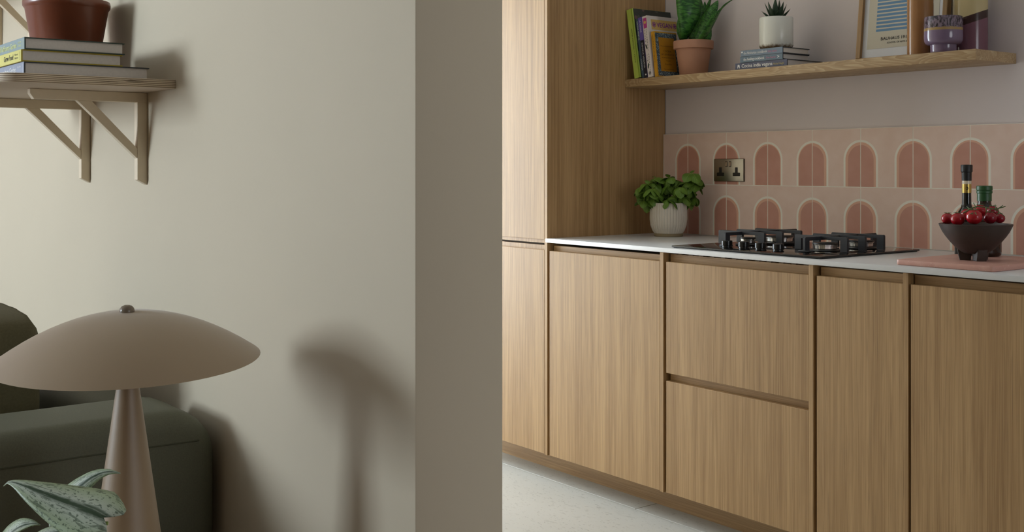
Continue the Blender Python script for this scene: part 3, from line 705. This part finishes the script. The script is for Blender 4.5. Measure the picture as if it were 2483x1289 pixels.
px_leaf('leaf', [L(1680, 100, 3.19), L(1688, 66, 3.195), L(1692, 35, 3.2), L(1690, 5, 3.205), L(1686, -30, 3.21)], [.018, .022, .024, .020, .001], tuple(right * .9 - fwd * .3), 'snake', sn, .3)

# -------- framed poster leaning on the wall
FYB = 3.225; fxa, fxb = onY(2073, 142, FYB).x, onY(2290, 128, FYB).x; FW, FH, e = (fxb - fxa) / 2, .40, .0165
fr = thing('picture_frame', 'oak framed poster with blue stripes leaning on the wall above the shelf', 'picture', ((fxa + fxb) / 2, FYB + .012, SHT + .0012)); ORG[fr.name] = Vector(); fr.rotation_euler = (-math.radians(6.0), 0, 0)
fo = MB()
for q in ((-FW, FW, 0, e), (-FW, FW, FH - e, FH), (-FW, -FW + e, e, FH - e), (FW - e, FW, e, FH - e)): fo.box(q[0], q[1], -.012, .010, q[2], q[3], .0008, 1)
part('frame', fo, 'oakZ', fr)
part('backing', MB().box(-FW + e * .6, FW - e * .6, .004, .009, e * .6, FH - e * .6), 'carcass', fr)
part('mat_board', MB().box(-FW + e, FW - e, .0005, .0038, e, FH - e), 'mat_white', fr)
pw = FW - e - .018
po = part('poster', MB().box(-pw, pw, -.0002, .0004, .047, FH - .047), 'poster', fr)
text('lettering', 'BAUHAUS 1919-1933', (-.007, -.0002, .0735), sR, sU, .0098, 'ink', po, .142, 'CENTER', .02)
text('lettering', 'SCHOOL OF ARTS & CRAFTS', (0, -.0002, .0610), sR, sU, .0055, 'ink', po, .108, 'CENTER', .02)

# -------- vases, cup, sticks
def vase(label, px, y, r, h, mat):
    p = onY(px, 60, y); o = solid('vase', MB().lathe([(0, 0), (r - .004, 0), (r, .004), (r, h - .04), (r * .97, h - .02), (r * .6, h - .002), (r * .56, h), (r * .5, h), (r * .5, h - .02), (r * .85, h - .05), (r * .9, .02), (0, .015)], 64, (p.x, y, SHT)), mat, label, 'vase', (p.x, y, SHT)); return o
vase('tall brown glazed vase with a purple top beside the framed poster', 2231.5, 3.150, .0392, .30, 'vase_brown')
vase('tall cream and purple vase with a dark sweeping band at the shelf end', 2353, 3.226, .0505, .33, 'vase_cream')
cp = onY(2287.5, 90, 3.112); cl = (cp.x, 3.112, SHT)
CR = .0556
cup = solid('cup', MB().lathe([(0, 0), (.0365, 0), (.0375, .002), (.0375, .020), (.0380, .0235), (.0470, .0255), (.0515, .0290), (CR - .0012, .0355), (CR, .045), (CR, .1065), (CR - .001, .1080), (CR - .003, .1075), (CR - .004, .10), (CR - .006, .05), (.04, .032), (0, .030)], 56, cl), 'cup', 'footed purple cup with a mottled dark glaze on the oak shelf', 'cup', cl)

# ================================================================== WORKTOP OBJECTS
WT = .9032
# basil
bc = Vector((-3.085, 3.125, WT)); ba = thing('potted_basil', 'bushy green basil plant in a ribbed cream pot on the worktop corner', 'plant', tuple(bc)); ORG[ba.name] = Vector()
R0 = .0715; BH = .128
nr = 38
part('pot', MB().lathe([(0, .010), (.0535, .010), (.0615, .022), (.0690, .042), (R0, .066), (R0 - .0004, .095), (R0 - .0015, BH - .006), (R0 - .002, BH - .002), (R0 - .003, BH), (R0 - .007, BH), (R0 - .008, BH - .015), (0, BH - .015)], nr * 6, (0, 0, 0), wob=lambda a, z: 1 + (.034 * (abs(math.sin(a * nr / 2)) ** .6 - 1) if .012 < z < BH - .004 else 0)), 'cream_ceramic', ba, 50)
part('pot_foot', MB().lathe([(0, 0), (.0535, 0), (.0555, .002), (.0555, .012), (0, .012)], 48), 'ceramic_foot', ba)
part('soil', MB().lathe([(0, BH - .012), (R0 - .0085, BH - .012), (R0 - .0085, BH - .0148), (0, BH - .0148)], 32), 'soil', ba)
def leaf_mesh(name, Ln, Wd, droop, fold, mat):
    rows = []
    for i in range(8):
        u = i / 7; w_ = Wd * (math.sin(math.pi * u ** .92) ** .62 if 0 < u < 1 else 0.02)
        a = -droop * u; x = Ln * u * math.cos(a * .6); z = Ln * (u * math.sin(a * .6) + .10 * math.sin(math.pi * u))
        rows.append([Vector((x, w_ * v, z + fold * abs(v) ** 1.5 * w_ - .0)) for v in (-1, -.5, 0, .5, 1)])
    me = mesh_of(MB().strip(rows), name, 180, False); me.materials.append(M[mat]); return me
blm = [leaf_mesh('basil_leaf', .048, .0175, 1.0, -.45, 'basil'), leaf_mesh('basil_leaf', .042, .0160, 1.4, -.5, 'basil'), leaf_mesh('basil_leaf', .050, .0185, .8, -.35, 'basil')]
tips = []
clusters = [(-.085, .075), (-.045, .098), (-.10, .035), (0, .100), (-.02, .055), (.035, .085), (.055, .045), (.015, .025), (.085, .118), (.10, .075), (-.065, .02), (.06, .005), (.03, .06), (-.03, .03), (.10, .020), (-.07, .055), (.0, .07), (.065, .08), (-.09, .005), (.045, .02), (-.01, .008), (-.055, .078), (.02, .092), (-.075, .042), (.075, .055), (.095, .098), (-.105, .06)]
rb = random.Random(4)
for ci, (sx, sz) in enumerate(clusters):
    dep = rb.uniform(-.06, .035)
    if abs(sx) > .08: dep = rb.uniform(-.03, .015)
    hub = right * sx + fwd * dep + Vector((0, 0, BH + sz * .92 + .004))
    hub.x = max(hub.x, -.135)
    root_p = Vector((hub.x * .45, hub.y * .45, BH - .014))
    midp = (root_p + hub) / 2 + Vector((0, 0, .012))
    part('stem', MB().tube([root_p, midp, hub], .0017, 6, .0012), 'stem', ba)
    nl = 8 if sz > .02 else 7
    az0 = rb.uniform(0, 6.28)
    for i in range(nl):
        az = az0 + i * 6.283 / (nl - 1) + rb.uniform(-.35, .35); pitch = rb.uniform(-.15, .75) if i < nl - 1 else -1.0; s_ = rb.uniform(.78, 1.2) * (1 if i < nl - 1 else .6)
        # keep the foliage off the side panel and the tiles
        tipx = bc.x + hub.x + math.cos(az) * .05 * s_; tipy = bc.y + hub.y + math.sin(az) * .05 * s_
        if tipx < TS + .012 or tipy > TY - .008: az += math.pi
        o = bpy.data.objects.new('leaf', blm[rb.randrange(3)]); COL.objects.link(o); o.parent = ba
        o.location = hub; o.rotation_euler = (rb.uniform(-.4, .4), pitch, az); o.scale = (s_, s_, s_)
# stone board
bx0, bx1, by0, by1 = -1.8125, -1.5305, 2.706, 3.062
def rrect(x0, x1, y0, y1, r, n=5):
    pts = []
    for cx_, cy_, a0 in ((x1 - r, y0 + r, -90), (x1 - r, y1 - r, 0), (x0 + r, y1 - r, 90), (x0 + r, y0 + r, 180)):
        for k in range(n + 1): a = math.radians(a0 + 90 * k / n); pts.append((cx_ + r * math.cos(a), cy_ + r * math.sin(a)))
    return pts
BT = .9182
solid('stone_board', MB().prism(rrect(bx0, bx1, by0, by1, .012), 'Z', WT, BT, .003, 2), 'board', 'pink speckled stone board lying on the white worktop', 'board', ((bx0 + bx1) / 2, (by0 + by1) / 2, WT))
# bowl
bo = Vector((-1.6600, 2.845, BT)); bw = thing('bowl', 'dark carved wooden bowl on three stubby feet on the pink board', 'bowl', tuple(bo)); ORG[bw.name] = Vector()
RZ = .0985
part('bowl_body', MB().lathe([(0, .0185), (.030, .0190), (.038, .0245), (.049, .0330), (.0640, .0490), (.0765, .0650), (.0840, .0765), (.0905, .0900), (.0935, RZ - .001), (.0925, RZ), (.084, RZ), (.078, RZ - .012), (.06, RZ - .026), (0, RZ - .030)], 40, wob=lambda a, z: 1 + .012 * math.sin(a * 3 + .5) + .006 * math.sin(a * 7)), 'bowl', bw, 22)
ca = math.atan2(-fwd.y, -fwd.x)
for k, (da, sw) in enumerate(((.05, .0135), (2.15, .0125), (-2.05, .0125))):
    a = ca + da; ux, uy = math.cos(a), math.sin(a)
    ft = MB().prism([(.006, .045), (.012, 0), (.038, 0), (.0415, .012), (.046, .040)], 'Y', -sw, sw, .0015, 1).rot(Matrix.Rotation(a, 4, 'Z')); part('foot', ft, 'bowl', bw)
# tomatoes
tm = None
def tomato(px, py, y, r, label):
    p = onY(px, py, y)
    prof = [(0, -.90)] + [(math.cos(math.radians(a)), math.sin(math.radians(a)) * .92) for a in (-75, -60, -40, -20, 0, 20, 40, 58, 72)] + [(.12, .86), (0, .83)]
    o = solid('tomato', MB().lathe([(q[0] * r, q[1] * r) for q in prof], 28, tuple(p)), 'tomato', label, 'tomato', tuple(p), 'tomatoes piled in the wooden bowl', 180)
    cal = MB()
    for i in range(5):
        a = i * 1.2566 + px; d = Vector((math.cos(a), math.sin(a), 0)); b0 = Vector((0, 0, r * .84)); cal.tube([b0, b0 + d * r * .3 + Vector((0, 0, r * .10)), b0 + d * r * .62 + Vector((0, 0, r * .12))], .0016, 5, .0004)
    me = mesh_of(cal, 'calyx', 60); me.materials.append(M['vine']); c = bpy.data.objects.new('calyx', me); COL.objects.link(c); c.parent = o; return o
tomato(2297.5, 529.5, 2.835, .0163, 'orange-red tomato at the far left rim of the wooden bowl')
tomato(2322.5, 531, 2.790, .0185, 'dark red tomato between the orange-red one and the biggest one')
tomato(2362, 526, 2.795, .0212, 'biggest red tomato directly under the vine hub')
tomato(2401, 528, 2.835, .0170, 'pinkish red tomato next to the biggest one under the green-capped bottle')
tomato(2424, 529, 2.870, .0140, 'small red tomato at the end of the vine by the bowl rim')
tomato(2377, 511, 2.850, .0175, 'red tomato raised behind the others in front of the green-capped bottle')
tomato(2407, 512, 2.895, .0160, 'half hidden red tomato behind the vine tip')
tomato(2345, 520, 2.860, .0170, 'dark tomato tucked behind the vine in front of the black bottle')
vn = thing('tomato_vine', 'curling green tomato vine lying over the red tomatoes', 'vine', tuple(onY(2370, 512, 2.83)))
def vp(l): return [onY(a, b, c) for a, b, c in l]
part('main_stem', MB().tube(smooth_pts(vp([(2336, 516, 2.80), (2352, 507, 2.80), (2368, 501, 2.81), (2388, 502, 2.82), (2408, 506, 2.84), (2424, 504, 2.85), (2438, 500, 2.86)]), 18), .0019, 7, .0014), 'vine', vn)
for l in ([(2366, 502, 2.81), (2362, 512, 2.79), (2357, 520, 2.775)], [(2362, 511, 2.79), (2368, 520, 2.775)], [(2390, 502, 2.82), (2392, 512, 2.81), (2388, 522, 2.81)], [(2410, 506, 2.84), (2422, 513, 2.85), (2437, 525, 2.86)], [(2366, 502, 2.81), (2360, 491, 2.81)],
          [(2415, 506, 2.84), (2413, 495, 2.84)], [(2418, 508, 2.845), (2427, 501, 2.85), (2432, 497, 2.85)], [(2352, 507, 2.80), (2344, 500, 2.81)], [(2422, 513, 2.85), (2420, 520, 2.845)], [(2360, 516, 2.78), (2351, 519, 2.775)], [(2404, 505, 2.84), (2399, 514, 2.83)]):
    part('side_stem', MB().tube(smooth_pts(vp(l), 8), .0017, 6, .0007), 'vine', vn)
# bottles
p = onY(2344, 450, 3.13); z = WT
b = thing('bottle', 'slim dark bottle with black cap and gold neck band behind the wooden bowl', 'bottle', (p.x, 3.13, z)); ORG[b.name] = Vector()
def zz(py, y=3.13, px=2344): return onY(px, py, y).z - z
part('glass_body', MB().lathe([(0, 0), (.030, 0), (.034, .003), (.034, zz(536)), (.032, zz(528)), (.024, zz(512)), (.0165, zz(503)), (.0135, zz(494)), (.0128, zz(470)), (.0128, zz(440)), (0, zz(440))], 40), 'bottle', b, 60)
part('gold_band', MB().lathe([(.0134, zz(467)), (.0134, zz(446)), (.0129, zz(446)), (.0129, zz(467))], 40), 'gold', b, label='gold foil neck band')
part('emblem', MB().lathe([(.0028, 0), (.0046, 0), (.0046, .0004), (.0028, .0004)], 20).rot(Matrix.Rotation(math.pi / 2, 4, 'X')).rot(Matrix.Rotation(ALPHA + math.pi * 1.5 + math.pi / 2 - .35, 4, 'Z')).shift(Vector((math.cos(ca - .35), math.sin(ca - .35), 0)) * .0134 + Vector((0, 0, zz(456)))), 'ink', b)
part('clear_neck', MB().lathe([(.0132, zz(446)), (.0132, zz(438)), (.0129, zz(438)), (.0129, zz(446))], 40), 'clear', b)
part('cap', MB().lathe([(.0138, zz(438)), (.0142, zz(418)), (.0165, zz(416)), (.0168, zz(401)), (.0155, zz(399)), (0, zz(398.5))], 40), 'wax', b)
p = onY(2387, 480, 3.005); z = BT
b = thing('bottle', 'stout dark brown bottle with green cap standing on the stone board', 'bottle', (p.x, 3.005, z)); ORG[b.name] = Vector()
def z2(py): return onY(2387, py, 3.005).z - z
part('glass_body', MB().lathe([(0, 0), (.038, 0), (.044, .004), (.045, .012), (.045, z2(540)), (.043, z2(528)), (.034, z2(514)), (.022, z2(503)), (.0185, z2(494)), (.0175, z2(485)), (0, z2(485))], 44), 'bottle_brown', b, 60)
part('cap', MB().lathe([(.0195, z2(487)), (.0195, z2(469)), (.0213, z2(467.5)), (.0213, z2(463)), (.0205, z2(461.5)), (.0218, z2(460)), (.0215, z2(451.5)), (.020, z2(450)), (0, z2(449.7))], 44), 'green_cap', b)

# ================================================================== LIVING ROOM: SHELVES AND BRACKETS
def ply_shelf(label, xf, xn, z0, z1):
    yf = .612; r = .05
    pts = [(xf, .9995), (xn, .9995)]
    for k in range(7): a = math.radians(0 - 90 * k / 6); pts.append((xn - r + r * math.cos(a), yf + r + r * math.sin(a)))
    for k in range(7): a = math.radians(270 - 90 * k / 6); pts.append((xf + r + r * math.cos(a), yf + r + r * math.sin(a)))
    return solid('plywood_shelf', MB().prism(pts, 'Z', z0, z1, .0015, 2), 'ply', label, 'shelf', ((xf + xn) / 2, .8, z0))
ply_shelf('plywood shelf holding the stacked garden books and brown pot', -3.458, -2.604, 1.3535, 1.374)
ply_shelf('higher plywood shelf above the garden books', -4.44, -3.587, 1.757, 1.7775)
def bracket(label, xface, ztop):
    b0 = .0245; tk = .022; x0, x1 = xface - tk, xface
    t = thing('shelf_bracket', label, 'bracket', (xface - tk / 2, .9995, ztop - .2295))
    part('arm', MB().prism([(.722, ztop - .0005), (.9995, ztop - .0005), (.9995, ztop - b0), (.731, ztop - b0), (.722, ztop - .012)], 'X', x0, x1, .0008, 1), 'bracket', t)
    part('upright', MB().prism([(.9995, ztop - b0), (.9995, ztop - .229), (.975, ztop - .216), (.975, ztop - b0)], 'X', x0, x1, .0008, 1), 'bracket', t)
    part('brace', MB().prism([(.8300, ztop - b0), (.8640, ztop - b0), (.975, ztop - .1385), (.975, ztop - .1635)], 'X', x0 + .001, x1 - .001, .0008, 1), 'bracket', t)
    return t
bracket('putty painted wooden bracket under the book shelf, at its rounded end', -2.7935, 1.3535)
bracket('putty painted wooden bracket under the book shelf, towards the sofa end', -3.2455, 1.3535)
bracket('putty painted bracket of the higher shelf, behind the brown pot', -3.778, 1.757)
bracket('putty painted bracket of the higher shelf, farther along the wall', -4.222, 1.757)
# garden books
gg = 'garden books stacked on the plywood shelf'
def gbook(label, y0, y1, z0, th, spinem, edge, title, tmat, sub, smat, xn=-2.655, ln=.285):
    t, W, D = book_flat(label, xn - ln, xn, y0, y1, z0, th, edge, spinem, edge, 'pages_dark', gg, 0)
    text('lettering', title, (W - .066, -D - .0007, th * .30), sR, sU, th * .46, tmat, t, None, 'RIGHT', .01)
    for i, s_ in enumerate(sub): text('lettering', s_, (W - .054, -D - .0007, th * (.58 - .28 * i)), sR, sU, th * .17, smat, t, .030)
    text('lettering', 'RICHARDS', (W - .0075, -D - .0007, th * .14), (0, 0, 1), (-1, 0, 0), .0040, smat, t, th * .7)
    return t
Z1 = 1.3742
gbook('grey-blue garden book at the bottom of the stack on the plywood shelf', .674, .955, Z1, .0290, 'periwinkle', 'navy', 'The Permaculture Garden', 'white_ink', ('HUW', ''), 'white_ink')
gbook('yellow garden book in the middle of the stack on the plywood shelf', .669, .893, Z1 + .0293, .0268, 'yellow', 'olive_edge', 'Grow Food', 'ink', ('for', 'free'), 'ink', -2.6585, .27)
Z3 = Z1 + .0293 + .0271
gbook('teal garden book at the top of the stack on the plywood shelf', .675, .897, Z3, .0270, 'sky', 'forest', 'The Self-Sufficiency Garden', 'yellow_ink', ('HUW', 'RICHARDS'), 'yellow_ink', -2.655, .275)
Z4 = Z3 + .0272
# brown pot with plant
pp = Vector((-3.03, .874, 1.3742)); pb = thing('potted_plant', 'brown glazed clay pot standing behind the stacked garden books', 'plant', tuple(pp)); ORG[pb.name] = Vector()
part('pot', MB().lathe([(0, 0), (.066, 0), (.068, .002), (.1015, .200), (.1030, .202), (.1065, .207), (.1070, .215), (.1055, .222), (.100, .224), (.097, .216), (.094, .205), (0, .205)], 56), 'terra_dark', pb, 40)
part('soil', MB().lathe([(0, .2095), (.0945, .2095), (.0945, .2052), (0, .2052)], 32), 'soil', pb)
part('stem', MB().tube([(0, 0, .207), (.004, .003, .29), (-.004, .006, .39)], .006, 8, .003), 'stem', pb)
plm = leaf_mesh('plant_leaf', .13, .035, .8, .25, 'basil')
for i in range(7):
    o = bpy.data.objects.new('leaf', plm); COL.objects.link(o); o.parent = pb; o.location = (0, .004, .29 + .016 * i); o.rotation_euler = (.1, -.5, 2.6 + i * .52)

# ================================================================== SOFA
so_ = thing('sofa', 'dark olive green fabric sofa against the beige wall', 'sofa', (-3.4, .5, 0))
def rr_yz(y0, y1, z0, z1, rt_, rb_=.02, n=7):
    pts = [(y0 + rb_, z0), (y1 - rb_, z0), (y1, z0 + rb_)]
    for k in range(n): a = math.radians(90 * k / (n - 1)); pts.append((y1 - rt_ + rt_ * math.cos(a), z1 - rt_ + rt_ * math.sin(a)))
    for k in range(n): a = math.radians(90 + 90 * k / (n - 1)); pts.append((y0 + rt_ + rt_ * math.cos(a), z1 - rt_ + rt_ * math.sin(a)))
    pts.append((y0, z0 + rb_)); return pts
for xa_, xb_ in ((-2.565, -2.315), (-4.65, -4.40)):
    arm = part('armrest', MB().prism(rr_yz(.05, .985, .10, .655, .105), 'X', xa_, xb_, .045, 5), 'sofa', so_, 60)
    pr = [(q[0] * .9955 + .0023, q[1]) for q in rr_yz(.052, .983, .12, .600, .06)][2:-1]
    if xa_ > -3: part('seam', MB().tube([(xb_ - .0005, .10, .590), (xb_ + .0002, .3, .592), (xb_ + .0002, .7, .592), (xb_ - .0005, .940, .589)], .0018, 6), 'seam', arm)
part('backrest', MB().box(-4.40, -2.565, .80, .985, .12, .625, .055, 5), 'sofa', so_, 60)
part('base', MB().box(-4.40, -2.565, .08, .80, .10, .27, .01, 2), 'sofa', so_)
for i in range(2):
    x0 = -4.40 + i * .9175; part('seat_cushion', MB().box(x0 + .003, x0 + .9145, .04, .80, .272, .44, .04, 4), 'sofa', so_, 60)
for x_ in (-4.55, -2.45):
    for y_ in (.12, .9): part('leg', MB().lathe([(0, 0), (.018, 0), (.026, .10), (0, .10)], 16, (x_, y_, 0)), 'black', so_)
# cushion
cu_ = thing('cushion', 'olive scatter cushion with piped gusset leaning on the sofa back', 'cushion', (-3.0, .66, .441))
def pillow(x0, x1, y0, y1, z0, z1):
    bm = bmesh.new(); bmesh.ops.create_cube(bm, size=2); bmesh.ops.subdivide_edges(bm, edges=bm.edges, cuts=14, use_grid_fill=True)
    rr = random.Random(3)
    for v in bm.verts:
        x, y, z_ = v.co; ed = max(abs(x), abs(z_)); puff = .62 + .38 * (1 - ed ** 4)
        rx = x * (1 - .05 * (z_ * z_)); rz = z_ * (1 - .05 * (x * x)); k = 1 - .06 * (abs(x * z_) ** 6)
        w1 = .02 * math.sin(9 * x + 4 * z_) * (1 - ed ** 6) + .015 * math.sin(5 * z_ - 13 * x)
        v.co = Vector(((x0 + x1) / 2 + rx * k * (x1 - x0) / 2, (y0 + y1) / 2 + (y * puff + w1) * (y1 - y0) / 2, (z0 + z1) / 2 + rz * k * (z1 - z0) / 2))
    mb = MB(); mb.bm.free(); mb.bm = bm; return mb
part('cushion_cover', pillow(-3.18, -2.70, .555, .745, .442, .832), 'pillowf', cu_, 180)
part('piping', MB().tube([(-2.72, .585, .47), (-2.706, .585, .60), (-2.706, .585, .70), (-2.73, .585, .812), (-2.90, .583, .828), (-3.14, .585, .815)], .004, 8), 'seam', cu_)
# ================================================================== SIDE TABLE, LAMP, POTHOS
TT = .42
stb = thing('side_table', 'low wooden side table beside the sofa arm', 'table', (-1.76, .47, 0))
part('table_top', MB().box(-2.12, -1.40, .15, .78, TT - .022, TT, .004, 2), 'oakX', stb)
for x_ in (-2.08, -1.44):
    for y_ in (.19, .74): part('leg', MB().box(x_ - .016, x_ + .016, y_ - .016, y_ + .016, 0, TT - .022, .002, 1), 'oakZ', stb)
LZ = 1.94; lp = atD(310, 880, LZ); px1 = F / LZ
lx, ly = lp.x, lp.y
LK = LZ / 2.0
la = thing('table_lamp', 'taupe mushroom table lamp with wide domed shade and conical base', 'lamp', (lx, ly, TT)); ORG[la.name] = Vector()
def lz(py): return CAMZ - (py - HY) / px1 - TT
cone = MB().lathe([(0, 0.0005), (.0735 * LK, .0005), (.0745 * LK, .003), (.0552 * LK, lz(1289)), (.0180 * LK, lz(922)), (.0165 * LK, lz(880)), (0, lz(880))], 48)
part('base', cone, 'taupe', la, 40)
sh_prof = [] + [(r_, 754 + 2200 * r_ * r_) for r_ in (.2285, .224, .215, .2, .18, .16, .14, .12, .1, .08, .06, .04, .02, .005)]
inner = [(r_, 758 + 2200 * r_ * r_) for r_ in (.004, .05, .1, .15, .2, .2245)]
tilt = Matrix.Translation((0, 0, lz(877))) @ Matrix.Rotation(math.radians(3.0), 4, Vector((right.x, right.y, 0))) @ Matrix.Translation((0, 0, -lz(877)))
sh = MB().lathe([(r, lz(y)) for r, y in inner[::-1]][0:0] + [(r * LK, lz(y)) for r, y in sh_prof] + [(0, lz(754))], 72)
sh.lathe([(r * LK, lz(y)) for r, y in inner] + [(.2285 * LK, lz(754 + 2200 * .2285 ** 2))], 72)
shade = part('lamp_shade', sh.rot(tilt), 'taupe', la, 35, recalc=False)
part('finial', MB().lathe([(.0125, lz(755.5)), (.0128, lz(752)), (.0118, lz(746)), (.0085, lz(740.5)), (.004, lz(738.3)), (0, lz(738))], 32).rot(tilt), 'taupe_knob', shade, 180)
part('bulb_holder', MB().lathe([(.014, lz(900)), (.014, lz(860)), (.010, lz(850)), (.010, lz(762)), (0, lz(762))], 20), 'taupe', la)
# pothos
PZ = 1.45
pr_ = atD(150, 1400, PZ); pt = thing('potted_pothos', 'silver-leaved trailing pothos in front of the taupe lamp', 'plant', (pr_.x, pr_.y, TT)); ORG[pt.name] = Vector((pr_.x, pr_.y, TT))
PB = Vector((pr_.x, pr_.y, TT))
part('pot', MB().lathe([(0, 0), (.055, 0), (.058, .003), (.070, .13), (.0705, .135), (.066, .135), (.064, .12), (0, .12)], 40, tuple(PB)), 'cream_ceramic', pt, 40)
part('soil', MB().lathe([(0, .126), (.0645, .126), (.0642, .1202), (0, .1202)], 24, tuple(PB)), 'soil', pt)
def D(px, py, dz=0): return atD(px, py, PZ + dz)
P1 = F / PZ
def plf(pts, hw, side, cup=.2, lobe=.012, mat='pothos'):
    n = 24; c = smooth_pts(pts, 60); acc = [0.0]
    for a, b in zip(c, c[1:]): acc.append(acc[-1] + (b - a).length)
    ctr = []
    for k in range(n):
        t = acc[-1] * k / (n - 1); i = next(q for q in range(len(acc) - 1) if acc[q + 1] >= t - 1e-9); f = (t - acc[i]) / max(1e-9, acc[i + 1] - acc[i]); ctr.append(c[i].lerp(c[i + 1], f))
    rows = []; s0 = Vector(side)
    for k, p in enumerate(ctr):
        u = k / (n - 1); d = (ctr[min(k + 1, n - 1)] - ctr[max(k - 1, 0)]).normalized(); s_ = (s0 - d * s0.dot(d)).normalized(); nn = d.cross(s_)
        w_ = hw * (min(1, .70 + 2.4 * u) * (1 - u) ** 1.2 * (1 + .75 * u) if u < 1 else .005) + .0004
        rows.append([p + s_ * (w_ * v) - nn * (cup * w_ * (1 - abs(v) ** 1.4)) - d * (lobe * (1 - u) ** 7 * (1 - (2 * abs(v) - 1.1) ** 2) if abs(v) > .05 else 0) for v in (-1, -.75, -.5, -.25, 0, .25, .5, .75, 1)])
    o = part('leaf', MB().strip(rows), mat, pt, 180, recalc=False); md = o.modifiers.new('thick', 'SOLIDIFY'); md.thickness = .0012; md.offset = 0; return o
plf([D(254, 1262, -.03), D(210, 1243, -.02), D(150, 1220, -.01), D(90, 1194, 0), D(45, 1174, .01), D(20, 1169, .015), D(9, 1178, .015)], .043, tuple(right * .25 + up * .52 + fwd * .78), .22, .018)
plf([D(130, 1252, .06), D(155, 1222, .05), D(190, 1186, .05), D(228, 1156, .05), D(262, 1144, .05), D(292, 1147, .05)], .024, tuple(right * .5 - up * .6 - fwd * .5), .25, .012)
plf([D(-25, 1330, .03), D(8, 1298, .03), D(42, 1276, .03), D(75, 1268, .03), D(98, 1272, .03)], .030, tuple(right * .3 + up * .5 + fwd * .7), .2, .012)
plf([D(170, 1306, -.02), D(140, 1298, -.02), D(100, 1300, -.01), D(60, 1316, 0), D(20, 1340, 0)], .020, tuple(up * .45 + fwd * .85), .2)
plf([D(230, 1345, .02), D(260, 1340, .02), D(300, 1352, .02), D(335, 1375, .02)], .026, tuple(up * .3 + fwd * .95), .2)
o = part('curled_leaf', MB().tube([D(160, 1250, 0), D(145, 1259, -.005), D(128, 1266, -.01)], .0035, 8, .0022), 'pothos_edge', pt, 60)
for l in ([(166, 1245, .0), (165, 1275, .0), (166, 1320, .0), (158, 1400, .02), (150, 1500, .0)], [(262, 1268, -.02), (205, 1268, -.02), (182, 1280, -.01), (174, 1305, 0), (165, 1400, 0), (152, 1500, .0)], [(20, 1330, .03), (70, 1340, .03), (120, 1400, .01), (146, 1500, 0)], [(170, 1306, -.02), (172, 1340, -.01), (155, 1500, 0)], [(232, 1345, .02), (200, 1380, .01), (160, 1500, 0)]):
    part('stem', MB().tube(smooth_pts([D(*q) for q in l], 14), .0024, 7), 'pothos_edge', pt, 60)
